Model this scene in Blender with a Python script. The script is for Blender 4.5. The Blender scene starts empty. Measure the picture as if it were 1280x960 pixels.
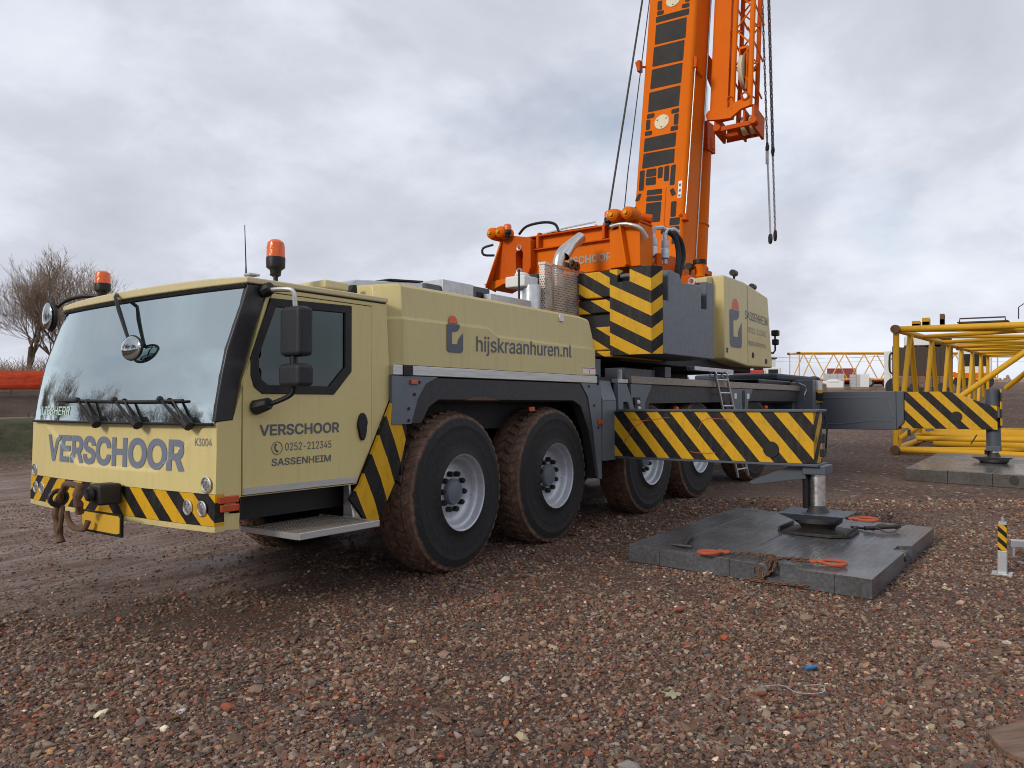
import bpy, bmesh, math, random
import numpy as np
from mathutils import Vector, Matrix, Euler, noise
from mathutils.geometry import tessellate_polygon
random.seed(7); rng = np.random.default_rng(7)
S = bpy.context.scene; COL = S.collection
PI = math.pi; R = math.radians

# ---------------------------------------------------------------- camera, sky, sun, exposure
cam = bpy.data.cameras.new('camera'); camo = bpy.data.objects.new('camera', cam); COL.objects.link(camo)
cam.sensor_width = 36; cam.lens = 27.28; cam.clip_start = .05; cam.clip_end = 6000
camo.matrix_world = Matrix(((0.58797, 0.003336, -0.80888, -3.0508), (-0.80889, 0.002425, -0.58796, -5.8880),
                            (0, 0.99999, 0.004124, 1.7614), (0, 0, 0, 1)))
S.camera = camo
S.cycles.pixel_filter_type = 'BLACKMAN_HARRIS'; S.cycles.filter_width = 1.05
S.view_settings.view_transform = 'Standard'; S.view_settings.look = 'None'
S.view_settings.exposure = 0.0; S.view_settings.gamma = 1; S.view_settings.use_curve_mapping = False
SUN = Vector((-.86, .20, .47)).normalized()
wd = bpy.data.worlds.new('World'); S.world = wd; wd.use_nodes = True
SKY_OFF = (1.3, 8.8, 2)
def build_world():
    nt = wd.node_tree; N = nt.nodes; L = nt.links; N.clear()
    out = N.new('ShaderNodeOutputWorld'); bg = N.new('ShaderNodeBackground'); bg.inputs[1].default_value = .1
    sky = N.new('ShaderNodeTexSky'); sky.sky_type = 'NISHITA'; sky.sun_disc = False
    sky.sun_elevation = math.asin(SUN.z); sky.sun_rotation = math.atan2(SUN.x, SUN.y)
    tc = N.new('ShaderNodeTexCoord'); sp = N.new('ShaderNodeSeparateXYZ'); L.new(tc.outputs['Generated'], sp.inputs[0])
    ad = N.new('ShaderNodeMath'); ad.operation = 'MAXIMUM'; L.new(sp.outputs[2], ad.inputs[0]); ad.inputs[1].default_value = 0
    ad2 = N.new('ShaderNodeMath'); ad2.operation = 'ADD'; L.new(ad.outputs[0], ad2.inputs[0]); ad2.inputs[1].default_value = .42
    dv = N.new('ShaderNodeVectorMath'); dv.operation = 'DIVIDE'
    cb = N.new('ShaderNodeCombineXYZ')
    for i in range(3): L.new(ad2.outputs[0], cb.inputs[i])
    L.new(tc.outputs['Generated'], dv.inputs[0]); L.new(cb.outputs[0], dv.inputs[1])
    def nz(scale, detail, rough, off, dist=0):
        m = N.new('ShaderNodeMapping'); m.inputs[1].default_value = off; L.new(dv.outputs[0], m.inputs[0])
        n = N.new('ShaderNodeTexNoise'); n.inputs['Scale'].default_value = scale; n.inputs['Detail'].default_value = detail
        n.inputs['Roughness'].default_value = rough; n.inputs['Distortion'].default_value = dist
        L.new(m.outputs[0], n.inputs[0]); return n.outputs[0]
    a = nz(.80, 9, .50, SKY_OFF, .2); b = nz(2.8, 9, .60, (7.7, 2.2, 0), .2)
    mx = N.new('ShaderNodeMath'); mx.operation = 'MULTIPLY_ADD'; L.new(b, mx.inputs[0]); mx.inputs[1].default_value = .32; L.new(a, mx.inputs[2])
    cr = N.new('ShaderNodeValToRGB'); L.new(mx.outputs[0], cr.inputs[0]); e = cr.color_ramp.elements
    e[0].position = .44; e[0].color = (4.75, 5.0, 5.75, 1); e[1].position = .775; e[1].color = (8.9, 9.25, 10.1, 1)
    for p, c in ((.57, (5.7, 5.95, 6.75, 1)), (.64, (6.5, 6.8, 7.7, 1)), (.70, (7.8, 8.15, 9.1, 1))):
        k = e.new(p); k.color = c
    d = nz(1.5, 5, .5, (11.3, 5.9, 2), .1)
    cv = N.new('ShaderNodeValToRGB'); L.new(d, cv.inputs[0]); cv.color_ramp.elements[0].position = .24; cv.color_ramp.elements[0].color = (.45,) * 3 + (1,)
    cv.color_ramp.elements[1].position = .40; cv.color_ramp.elements[1].color = (1, 1, 1, 1)
    mix = N.new('ShaderNodeMix'); mix.data_type = 'RGBA'; L.new(cv.outputs[0], mix.inputs[0])
    L.new(sky.outputs[0], mix.inputs[6]); L.new(cr.outputs[0], mix.inputs[7])
    L.new(mix.outputs[2], bg.inputs[0]); L.new(bg.outputs[0], out.inputs[0])
build_world()
sun = bpy.data.lights.new('sun', 'SUN'); sun.energy = 2.0; sun.angle = R(14); sun.color = (1, .93, .82)
suno = bpy.data.objects.new('sun', sun); COL.objects.link(suno); suno.rotation_euler = SUN.to_track_quat('Z', 'Y').to_euler()

# ---------------------------------------------------------------- materials
class NT:
    def __init__(s, name):
        s.m = bpy.data.materials.new(name); s.m.use_nodes = True; s.t = s.m.node_tree; s.N = s.t.nodes
        s.b = s.N['Principled BSDF']; s.out = s.N['Material Output']; s.tc = s.N.new('ShaderNodeTexCoord')
    def link(s, a, b): s.t.links.new(a, b)
    def put(s, x, sock):
        if hasattr(x, 'is_linked'): s.link(x, sock)
        else: sock.default_value = x
    def math(s, op, a, b=0, c=0, clamp=False):
        n = s.N.new('ShaderNodeMath'); n.operation = op; n.use_clamp = clamp
        for i, x in enumerate((a, b, c)): s.put(x, n.inputs[i])
        return n.outputs[0]
    def noise(s, scale, detail=4, rough=.55, vec=None, stretch=None, dist=0):
        v = vec or s.tc.outputs['Object']
        if stretch:
            m = s.N.new('ShaderNodeMapping'); m.inputs[3].default_value = stretch; s.link(v, m.inputs[0]); v = m.outputs[0]
        n = s.N.new('ShaderNodeTexNoise'); s.link(v, n.inputs[0]); n.inputs['Scale'].default_value = scale
        n.inputs['Detail'].default_value = detail; n.inputs['Roughness'].default_value = rough; n.inputs['Distortion'].default_value = dist
        return n.outputs[0]
    def ramp(s, x, stops, mode='LINEAR'):
        n = s.N.new('ShaderNodeValToRGB'); s.link(x, n.inputs[0]); e = n.color_ramp.elements; n.color_ramp.interpolation = mode
        while len(e) > 1: e.remove(e[-1])
        for i, (p, c) in enumerate(stops):
            k = e[0] if i == 0 else e.new(p); k.position = p
            k.color = tuple(c) + (1,) if hasattr(c, '__len__') else (c, c, c, 1)
        return n.outputs[0]
    def mix(s, f, a, b, op='MIX'):
        n = s.N.new('ShaderNodeMix'); n.data_type = 'RGBA'; n.blend_type = op
        for x, i in ((f, 0), (a, 6), (b, 7)):
            if hasattr(x, '__len__') and not hasattr(x, 'is_linked'): x = tuple(x) + (1,) if len(x) == 3 else x
            s.put(x, n.inputs[i])
        return n.outputs[2]
    def bump(s, h, strength=.3, dist=.01):
        n = s.N.new('ShaderNodeBump'); n.inputs['Strength'].default_value = strength; n.inputs['Distance'].default_value = dist
        s.link(h, n.inputs['Height']); s.link(n.outputs[0], s.b.inputs['Normal'])
    def set(s, **k):
        for a, x in k.items(): s.put(tuple(x) + (1,) if hasattr(x, '__len__') and not hasattr(x, 'is_linked') and len(x) == 3 else x, s.b.inputs[a.replace('_', ' ')])
        return s.m
MUD = (.120, .060, .038)
def paint(name, col, rough=.32, coat=.35, dirt=.35, low=None, metal=0, bump=.04, spec=.5):
    """coated sheet metal: slight tone drift, thin grime, mud thrown up below height low (metres)"""
    n = NT(name)
    big = n.noise(1.3, 5, .6); fine = n.noise(22, 4, .65)
    c = n.mix(n.ramp(big, [(.3, .0), (.75, .35)]), col, [x * .80 for x in col])
    streak = n.noise(3, 6, .7, stretch=(5, 5, .35))
    c = n.mix(n.math('MULTIPLY', n.ramp(streak, [(.50, 0), (.78, 1)]), dirt), c, [x * .5 + y * .4 for x, y in zip(col, MUD)])
    c = n.mix(n.math('MULTIPLY', n.ramp(fine, [(.60, 0), (.75, 1)]), dirt * .5), c, [x * .55 for x in col])
    if low:
        sp = n.N.new('ShaderNodeSeparateXYZ'); n.link(n.tc.outputs['Object'], sp.inputs[0])
        h = n.math('DIVIDE', n.math('SUBTRACT', low, sp.outputs[2]), .5)
        f = n.math('MULTIPLY', n.math('ADD', h, n.math('SUBTRACT', n.noise(9, 6, .7), .5)), .75, clamp=True)
        c = n.mix(f, c, MUD)
    n.bump(n.math('ADD', n.noise(2.2, 3), n.math('MULTIPLY', n.noise(60, 2), .15)), bump, .02)
    r = n.math('ADD', n.math('MULTIPLY', n.ramp(fine, [(.35, 0), (.75, 1)]), .2), rough)
    return n.set(Base_Color=c, Roughness=r, Metallic=metal, Coat_Weight=coat, Coat_Roughness=.12, Specular_IOR_Level=spec)
def metal(name, col, rough=.35, m=1.0, stretch=(1, 1, 1), dirt=.3):
    n = NT(name)
    k = n.noise(14, 5, .65, stretch=stretch)
    c = n.mix(n.math('MULTIPLY', n.ramp(k, [(.45, 0), (.72, 1)]), dirt), col, [x * .4 for x in col])
    n.bump(n.noise(40, 3), .06, .01)
    return n.set(Base_Color=c, Roughness=n.math('ADD', n.math('MULTIPLY', k, .25), rough - .1), Metallic=m)
YEL, BLK = (.62, .34, .010), (.009, .009, .010)
def stripes(name, fn, duty=.5, rough=.4):
    """fn(n, x, y, z) returns the stripe coordinate in periods (object coordinates)"""
    n = NT(name); sp = n.N.new('ShaderNodeSeparateXYZ'); n.link(n.tc.outputs['Object'], sp.inputs[0])
    v = n.math('FRACT', n.math('ADD', fn(n, *sp.outputs), n.math('MULTIPLY', n.math('SUBTRACT', n.noise(45, 4, .7), .5), .035))); f = n.math('LESS_THAN', v, duty)
    c = n.mix(f, BLK, YEL); g = n.noise(17, 6, .7); g2 = n.noise(5, 5, .6, stretch=(3, 3, .5))
    c = n.mix(n.math('MULTIPLY', n.ramp(g, [(.52, 0), (.75, 1)]), .35), c, (.09, .06, .035))
    c = n.mix(n.math('MULTIPLY', n.ramp(g2, [(.5, 0), (.8, 1)]), .3), c, (.10, .07, .05))
    c = n.mix(n.math('GREATER_THAN', n.noise(26, 7, .78), .69), c, (.12, .115, .11))
    n.bump(n.noise(3, 3), .05, .02)
    return n.set(Base_Color=c, Roughness=n.math('ADD', n.math('MULTIPLY', g, .3), rough - .05), Specular_IOR_Level=.25)
CREAM = (.64, .535, .235)
M = {}
M['cream'] = paint('cream_paint', CREAM, .38, .12, .28, low=.84, spec=.35)
M['cream_dusty'] = paint('cream_dusty_paint', (.60, .505, .235), .4, .12, .30, spec=.35)
M['roof'] = paint('cream_roof_paint', (.62, .53, .29), .4, .2, .2)
M['orange'] = paint('orange_paint', (.72, .150, .003), .52, .0, .22, spec=.10)
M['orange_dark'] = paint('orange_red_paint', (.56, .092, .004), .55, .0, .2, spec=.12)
M['grey'] = paint('blue_grey_paint', (.115, .135, .16), .42, .15, .30, low=.7)
M['weight'] = paint('counterweight_grey_paint', (.105, .120, .142), .45, .10, .30)
M['dark_blue'] = paint('dark_slate_paint', (.062, .076, .098), .42, .15, .28)
M['skirt'] = paint('black_plastic_skirt', (.020, .022, .027), .45, 0, .3, low=.8)
M['chassis'] = paint('chassis_black_paint', (.017, .018, .020), .6, 0, .35, low=.75)
M['black'] = paint('black_plastic', (.009, .009, .010), .42, 0, .12, spec=.35)
M['rubber'] = paint('black_rubber', (.02, .02, .02), .7, 0, .3)
M['pillar'] = paint('gloss_black_pillar', (.012, .012, .013), .35, .1, .1)
M['mirror_shell'] = paint('mirror_shell_plastic', (.022, .024, .03), .5, 0, .15, spec=.35)
M['alu'] = metal('brushed_aluminium', (.56, .56, .55), .42, .85, (.3, 6, 6), .35)
M['alu_dirty'] = metal('dirty_aluminium', (.33, .29, .25), .5, .6, (1, 6, 6), .6)
M['galv'] = metal('galvanised_steel', (.55, .57, .59), .45, .8)
M['chrome'] = paint('chromed_rod', (.78, .77, .75), .24, .0, .03, metal=1, bump=.0)
M['steel'] = metal('stainless_pipe', (.62, .60, .56), .30, 1, (1, 1, 4), .25)
M['rim'] = metal('silver_wheel_paint', (.50, .52, .56), .42, .45, (1, 1, 1), .35)
M['hub'] = paint('hub_grey_paint', (.12, .14, .165), .45, .1, .4)
M['iron'] = metal('dark_iron', (.055, .05, .048), .55, .6, (1, 1, 1), .5)
M['rust'] = metal('rusty_chain', (.16, .085, .05), .6, .45, (1, 1, 1), .6)
M['chain'] = metal('chain_steel', (.20, .18, .17), .5, .7, (1, 1, 1), .5)
M['hook'] = paint('orange_hook_paint', (.42, .095, .045), .6, 0, .5, spec=.3)
M['yellow'] = paint('yellow_lattice_paint', (.68, .37, .018), .48, .0, .35, spec=.25)
M['yellow_far'] = paint('yellow_far_paint', (.74, .42, .06), .5, .1, .2)
M['white'] = paint('white_paint', (.72, .72, .71), .4, .1, .25)
M['red'] = paint('red_paint', (.42, .035, .03), .45, .1, .25)
M['wine'] = paint('wine_red_paint', (.26, .045, .055), .5, .1, .3)
M['letter'] = paint('slate_lettering', (.085, .10, .135), .4, 0, .05)
M['letter_front'] = paint('grey_blue_lettering', (.16, .185, .245), .4, 0, .05)
M['letter_grey'] = paint('faded_grey_lettering', (.33, .30, .27), .5, 0, .2)
M['logo_orange'] = paint('logo_orange', (.66, .11, .015), .4, 0, .05)
M['plate'] = paint('yellow_plate', (.62, .36, .03), .4, 0, .05)
M['sticker'] = paint('white_sticker', (.74, .75, .76), .4, 0, .1)
M['sticker_pale'] = paint('pale_green_sticker', (.50, .66, .60), .4, 0, .05)
M['tan'] = paint('tan_canvas', (.30, .22, .14), .8, 0, .4)
M['tarp'] = paint('dark_blue_tarpaulin', (.03, .045, .07), .6, 0, .3)
M['interior'] = paint('cab_interior_grey', (.035, .04, .042), .75, 0, .1)
M['seat'] = paint('seat_cloth', (.16, .09, .075), .85, 0, .1)
M['mudstrap'] = paint('mud_caked_strap', (.13, .075, .045), .9, 0, .9, bump=1.)
M['mesh_dark'] = paint('dark_walkway_grating', (.06, .04, .03), .7, 0, .4)
def lamp_mat(name, col, rough=.12):
    n = NT(name); g = n.noise(70, 2, vec=n.tc.outputs['Object'])
    n.bump(n.math('SINE', n.math('MULTIPLY', g, 30)), .15, .004)
    return n.set(Base_Color=n.mix(n.ramp(g, [(.4, 0), (.7, .5)]), col, [x * .6 for x in col]), Roughness=rough, Coat_Weight=.3, Coat_Roughness=.06, Transmission_Weight=.1)
M['amber'] = lamp_mat('amber_lens', (.86, .135, .002))
M['red_lens'] = lamp_mat('orange_red_lens', (.55, .075, .012))
def lens():
    n = NT('clear_headlamp_lens'); g = n.noise(60, 2)
    n.bump(g, .3, .01)
    return n.set(Base_Color=n.ramp(g, [(.4, (.35, .35, .35)), (.62, (.9, .9, .9))]), Metallic=.85, Roughness=.12, Coat_Weight=1., Coat_Roughness=.03)
M['lens'] = lens()
def mirror():
    n = NT('mirror_glass'); return n.set(Base_Color=n.ramp(n.noise(3), [(.3, (.45, .5, .5)), (.7, (.55, .6, .6))]), Metallic=1., Roughness=.04)
M['mirror'] = mirror()
def glass(name, tint, refl, rough=.02):
    n = NT(name); N = n.N
    tr = N.new('ShaderNodeBsdfTransparent'); tr.inputs[0].default_value = tuple(tint) + (1,)
    gl = N.new('ShaderNodeBsdfGlossy'); gl.inputs['Roughness'].default_value = rough; gl.inputs[0].default_value = (.86, .985, .985, 1)
    fr = N.new('ShaderNodeFresnel'); fr.inputs[0].default_value = 1.5
    ff = n.math('ADD', n.math('MULTIPLY', fr.outputs[0], 1 - refl), refl, clamp=True)
    mx = N.new('ShaderNodeMixShader'); n.link(ff, mx.inputs[0]); n.link(tr.outputs[0], mx.inputs[1]); n.link(gl.outputs[0], mx.inputs[2])
    w = N.new('ShaderNodeBump'); w.inputs['Strength'].default_value = .03; w.inputs['Distance'].default_value = .05
    n.link(n.noise(1.2, 2), w.inputs['Height']); n.link(w.outputs[0], gl.inputs['Normal'])
    n.link(mx.outputs[0], n.out.inputs[0]); return n.m
M['windscreen'] = glass('windscreen_glass', (.28, .40, .41), .64)
M['side_glass'] = glass('tinted_side_glass', (.16, .18, .19), .02)
def tyre_mat():
    n = NT('muddy_tyre_rubber'); sp = n.N.new('ShaderNodeSeparateXYZ'); n.link(n.tc.outputs['Object'], sp.inputs[0])
    r = n.math('SQRT', n.math('ADD', n.math('POWER', sp.outputs[0], 2), n.math('POWER', sp.outputs[2], 2)))
    k = n.noise(9, 6, .7); f = n.math('MULTIPLY', n.math('SUBTRACT', n.math('ADD', r, n.math('MULTIPLY', n.math('SUBTRACT', k, .5),   .045)), .674), 50, clamp=True)
    mud = n.ramp(n.noise(14, 6, .7), [(.3, (.055, .032, .022)), (.55, (.145, .080, .052)), (.75, (.23, .15, .105))])
    s = n.noise(26, 6, .75); side = n.mix(n.ramp(s, [(.54, 0), (.78, .6)]), (.011, .011, .012), (.09, .080, .072))
    sm = n.noise(4, 5, .6); side = n.mix(n.math('MULTIPLY', n.ramp(sm, [(.55, 0), (.8, 1)]), .22), side, (.07, .052, .042))
    n.bump(n.math('ADD', n.math('MULTIPLY', k, .5), n.noise(70, 4)), .5, .012)
    return n.set(Base_Color=n.mix(f, side, mud), Roughness=.78)
M['tyre'] = tyre_mat()
def perf():
    """perforated stainless sheet: round holes cut by alpha"""
    n = NT('perforated_sheet'); sp = n.N.new('ShaderNodeSeparateXYZ'); n.link(n.tc.outputs['Object'], sp.inputs[0])
    h = n.math('ADD', sp.outputs[0], sp.outputs[1]); p = .030
    row = n.math('FLOOR', n.math('DIVIDE', sp.outputs[2], p)); odd = n.math('MULTIPLY', n.math('MODULO', row, 2), .5)
    u = n.math('SUBTRACT', n.math('FRACT', n.math('ADD', n.math('DIVIDE', h, p), odd)), .5)
    v = n.math('SUBTRACT', n.math('FRACT', n.math('DIVIDE', sp.outputs[2], p)), .5)
    d = n.math('SQRT', n.math('ADD', n.math('POWER', u, 2), n.math('POWER', v, 2)))
    al = n.math('GREATER_THAN', d, .25)
    k = n.noise(5, 5, .6); c = n.ramp(k, [(.42, (.66, .64, .60)), (.60, (.52, .46, .40)), (.74, (.34, .22, .15))])
    n.set(Base_Color=c, Metallic=.35, Roughness=.42, Alpha=al); return n.m
M['perf'] = perf()
M['stripe_front'] = stripes('hazard_bumper', lambda n, x, y, z: n.math('DIVIDE', n.math('ADD', n.math('ADD', n.math('MULTIPLY', n.math('ABSOLUTE', n.math('ADD', y, .02)), 1.0), n.math('MULTIPLY', z, 1.15)), .02), .30))
def vee(h0axis, yc, x0, t, per, off=0):
    def f(n, x, y, z):
        d = n.math('ADD', n.math('ABSOLUTE', n.math('SUBTRACT', y, yc)), n.math('SUBTRACT', x, x0))
        return n.math('ADD', n.math('DIVIDE', n.math('SUBTRACT', z, n.math('MULTIPLY', d, t)), per), off)
    return f
M['stripe_beam'] = stripes('hazard_outrigger_beam', vee(0, -3.71, 5.28, 1.2, .36, .25))
M['stripe_rear_beam'] = stripes('hazard_rear_outrigger', lambda n, x, y, z: n.math('DIVIDE', n.math('SUBTRACT', z, n.math('MULTIPLY', y, 1.05)), .40))
M['stripe_weight'] = stripes('hazard_counterweight', vee(0, -1.715, 5.62, .50, .31, .42))
M['stripe_slab'] = stripes('hazard_slab', lambda n, x, y, z: n.math('DIVIDE', n.math('ADD', n.math('MULTIPLY', z, -1), n.math('MULTIPLY', y, .6)), -.31), .45)
M['stripe_flap'] = stripes('hazard_flap', lambda n, x, y, z: n.math('DIVIDE', n.math('ADD', n.math('MULTIPLY', x, 1.0), n.math('MULTIPLY', z, .50)), .31), .5)
M['stripe_post'] = stripes('hazard_post', lambda n, x, y, z: n.math('DIVIDE', n.math('ADD', n.math('SUBTRACT', x, y), n.math('MULTIPLY', z, 1.1)), .105))

# ---------------------------------------------------------------- mesh helpers
def spline(pts, r, k):
    P = [Vector(p) for p in pts]; rs = list(r) if hasattr(r, '__len__') else [r] * len(P); o, q = [], []
    for i in range(len(P) - 1):
        a, b, c, d = P[max(i - 1, 0)], P[i], P[i + 1], P[min(i + 2, len(P) - 1)]
        for j in range(k):
            t = j / k; o.append(.5 * (2 * b + (c - a) * t + (2 * a - 5 * b + 4 * c - d) * t * t + (3 * b - a - 3 * c + d) * t ** 3)); q.append(rs[i] + (rs[i + 1] - rs[i]) * t)
    return o + [P[-1]], q + [rs[-1]]
class MB:
    def __init__(s): s.v = []; s.f = []; s.i = []; s.k = 0
    def mat(s, k): s.k = k; return s
    def add(s, vs, fs):
        o = len(s.v); s.v += [tuple(p) for p in vs]; s.f += [tuple(a + o for a in f) for f in fs]; s.i += [s.k] * len(fs); return s
    def box(s, x0, x1, y0, y1, z0, z1):
        x0, x1 = sorted((x0, x1)); y0, y1 = sorted((y0, y1)); z0, z1 = sorted((z0, z1))
        return s.add([(x, y, z) for z in (z0, z1) for y in (y0, y1) for x in (x0, x1)],
                     [(0, 2, 3, 1), (4, 5, 7, 6), (0, 1, 5, 4), (2, 6, 7, 3), (0, 4, 6, 2), (1, 3, 7, 5)])
    def prism(s, poly, a, b, axis='y', holes=()):
        """polygon (x,z) for axis y, (y,z) for x, (x,y) for z; extruded from a to b; holes cut through"""
        P = {'y': lambda u, v, w: (u, w, v), 'x': lambda u, v, w: (w, u, v), 'z': lambda u, v, w: (u, v, w)}[axis]
        loops = [list(poly)] + [list(h) for h in holes]
        fl = [p for l in loops for p in l]; n = len(fl)
        tri = tessellate_polygon([[Vector((p[0], p[1], 0)) for p in l] for l in loops])
        vs = [P(*p, a) for p in fl] + [P(*p, b) for p in fl]
        fs = []
        if holes:
            fs += [tuple(t) for t in tri] + [tuple(i + n for i in reversed(t)) for t in tri]
        else:
            fs += [tuple(range(n)), tuple(range(2 * n - 1, n - 1, -1))]
        o = 0
        for l in loops:
            m = len(l)
            for i in range(m):
                j = (i + 1) % m; fs.append((o + i, o + i + n, o + j + n, o + j))
            o += m
        return s.add(vs, fs)
    def hexa(s, bottom, top):
        return s.add(list(bottom) + list(top), [(3, 2, 1, 0), (4, 5, 6, 7)] + [(i, (i + 1) % 4, 4 + (i + 1) % 4, 4 + i) for i in range(4)])
    def tube(s, pts, r, n=8, cap=True, sm=0):
        if sm: pts, r = spline(pts, r, sm)
        pts = [Vector(p) for p in pts]; rs = r if hasattr(r, '__len__') else [r] * len(pts)
        vs = []; up = None
        for i, p in enumerate(pts):
            d = (pts[min(i + 1, len(pts) - 1)] - pts[max(i - 1, 0)]).normalized()
            if up is None: up = d.orthogonal().normalized()
            up = (up - d * up.dot(d)).normalized() if (up - d * up.dot(d)).length > 1e-4 else d.orthogonal().normalized()
            w = d.cross(up)
            for k in range(n):
                a = 2 * PI * k / n; vs.append(p + (up * math.cos(a) + w * math.sin(a)) * rs[i])
        fs = [(i * n + k, i * n + (k + 1) % n, (i + 1) * n + (k + 1) % n, (i + 1) * n + k) for i in range(len(pts) - 1) for k in range(n)]
        if cap: fs += [tuple(range(n - 1, -1, -1)), tuple(range((len(pts) - 1) * n, len(pts) * n))]
        return s.add(vs, fs)
    def cyl(s, a, b, r, n=16): return s.tube([a, b], r, n)
    def lathe(s, prof, origin, axis='z', n=24):
        """prof: (radius, height) list"""
        o = Vector(origin); vs = []; fs = []
        F = {'z': lambda c, q, h: (c, q, h), 'y': lambda c, q, h: (c, h, q), 'x': lambda c, q, h: (h, c, q)}[axis]
        for r, h in prof:
            for k in range(n):
                a = 2 * PI * k / n; vs.append(o + Vector(F(math.cos(a) * r, math.sin(a) * r, h)))
        for i in range(len(prof) - 1):
            for k in range(n): fs.append((i * n + k, i * n + (k + 1) % n, (i + 1) * n + (k + 1) % n, (i + 1) * n + k))
        return s.add(vs, fs)
    def ball(s, c, r, n=10, sc=(1, 1, 1)):
        prof = [(max(1e-4, math.sin(PI * i / n)), -math.cos(PI * i / n)) for i in range(n + 1)]
        o = len(s.v); s.lathe([(a * r, b * r) for a, b in prof], (0, 0, 0), 'z', n * 2)
        for i in range(o, len(s.v)):
            p = s.v[i]; s.v[i] = (c[0] + p[0] * sc[0], c[1] + p[1] * sc[1], c[2] + p[2] * sc[2])
        return s
    def torus(s, c, ax, R1, r, n=16, m=6, sc=(1, 1)):
        q = Vector(ax).normalized().to_track_quat('Z', 'Y'); vs = []; fs = []
        for i in range(n):
            a = 2 * PI * i / n
            for j in range(m):
                b = 2 * PI * j / m
                vs.append(Vector(c) + q @ Vector(((R1 * sc[0] + r * math.cos(b)) * math.cos(a), (R1 * sc[1] + r * math.cos(b)) * math.sin(a), r * math.sin(b))))
        for i in range(n):
            for j in range(m): fs.append((i * m + j, ((i + 1) % n) * m + j, ((i + 1) % n) * m + (j + 1) % m, i * m + (j + 1) % m))
        return s.add(vs, fs)
    def mesh(s, name, mats, smooth=35):
        me = bpy.data.meshes.new(name); me.from_pydata(s.v, [], s.f); me.update()
        bm = bmesh.new(); bm.from_mesh(me); bmesh.ops.recalc_face_normals(bm, faces=bm.faces[:]); bm.to_mesh(me); bm.free()
        for m in (mats if isinstance(mats, (list, tuple)) else [mats]): me.materials.append(M[m] if isinstance(m, str) else m)
        if max(s.i, default=0): me.polygons.foreach_set('material_index', s.i)
        if smooth:
            me.polygons.foreach_set('use_smooth', [True] * len(me.polygons)); me.set_sharp_from_angle(angle=R(smooth))
        return me
    def build(s, name, mats, parent=None, bevel=0, smooth=35, label=None, loc=None):
        o = bpy.data.objects.new(name, s.mesh(name, mats, smooth)); COL.objects.link(o)
        if parent: o.parent = parent
        if loc: o.location = loc
        if bevel:
            b = o.modifiers.new('bevel', 'BEVEL'); b.width = bevel; b.segments = 2; b.limit_method = 'ANGLE'; b.angle_limit = R(40); b.harden_normals = True
        if label: o['label'] = label
        return o
class FB(MB):          # same builder, y mirrored
    def mesh(s, *a, **k):
        s.v = [(x, -y, z) for x, y, z in s.v]; return MB.mesh(s, *a, **k)
def obj(name, me, parent=None, loc=None, rot=None):
    o = bpy.data.objects.new(name, me); COL.objects.link(o)
    if parent: o.parent = parent
    if loc: o.location = loc
    if rot: o.rotation_euler = rot
    return o
def tag(o, label, cat, group=None):
    o['label'] = label; o['category'] = cat
    if group: o['group'] = group
    return o
def thing(name, label, cat, loc=(0, 0, 0), rz=0, group=None):
    o = bpy.data.objects.new(name, None); COL.objects.link(o); o.empty_display_size = .2
    o.location = loc; o.rotation_euler = (0, 0, rz); return tag(o, label, cat, group)
def copy_tree(o, parent=None):
    c = o.copy(); COL.objects.link(c)
    if parent: c.parent = parent
    for k in list(o.children): copy_tree(k, c)
    return c
from mathutils.geometry import delaunay_2d_cdt, interpolate_bezier
FONT = None
try:
    import os
    FONT = bpy.data.fonts.load(os.path.join(bpy.utils.system_resource('DATAFILES'), 'fonts', 'Inter.woff2'))
except Exception: FONT = None
def outlines(text, bold):
    """closed outlines of the text, offset outwards by bold"""
    c = bpy.data.curves.new('text', 'FONT'); c.body = text; c.size = 1
    if FONT: c.font = FONT
    o = bpy.data.objects.new('text', c); COL.objects.link(o)
    cu = o.evaluated_get(bpy.context.evaluated_depsgraph_get()).to_curve(bpy.context.evaluated_depsgraph_get()); out = []
    for sp in cu.splines:
        q = []
        if sp.type == 'BEZIER':
            b = sp.bezier_points
            for k in range(len(b)):
                a, d = b[k], b[(k + 1) % len(b)]; straight = (a.handle_right - a.co).length < 1e-5 and (d.handle_left - d.co).length < 1e-5
                if not straight:
                    ab = (d.co - a.co).normalized(); straight = ab.cross(a.handle_right - a.co).length < 1e-4 and ab.cross(d.handle_left - d.co).length < 1e-4
                q += [a.co.xy] if straight else [v.xy for v in interpolate_bezier(a.co, a.handle_right, d.handle_left, d.co, 6)[:-1]]
        else: q = [v.co.xy for v in sp.points]
        r = []
        for v in q:
            if not r or (v - r[-1]).length > 1e-4: r.append(Vector(v))
        if len(r) > 2 and (r[0] - r[-1]).length < 1e-4: r.pop()
        if len(r) > 2: out.append(r)
    bpy.data.objects.remove(o)
    area = lambda q: sum(q[k - 1].x * q[k].y - q[k].x * q[k - 1].y for k in range(len(q))) / 2
    sg = 1 if max(out, key=lambda q: abs(area(q))) and area(max(out, key=lambda q: abs(area(q)))) > 0 else -1
    res = []
    for q in out:
        m = len(q); n_ = []
        for k in range(m):
            e0, e1 = (q[k] - q[k - 1]).normalized(), (q[(k + 1) % m] - q[k]).normalized(); t = (Vector((e0.y, -e0.x)) + Vector((e1.y, -e1.x)))
            l = max(t.length, .6); n_.append(q[k] + t / l * bold * sg * min(1.3, 2 / l))
        res.append(n_)
    return res
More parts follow.
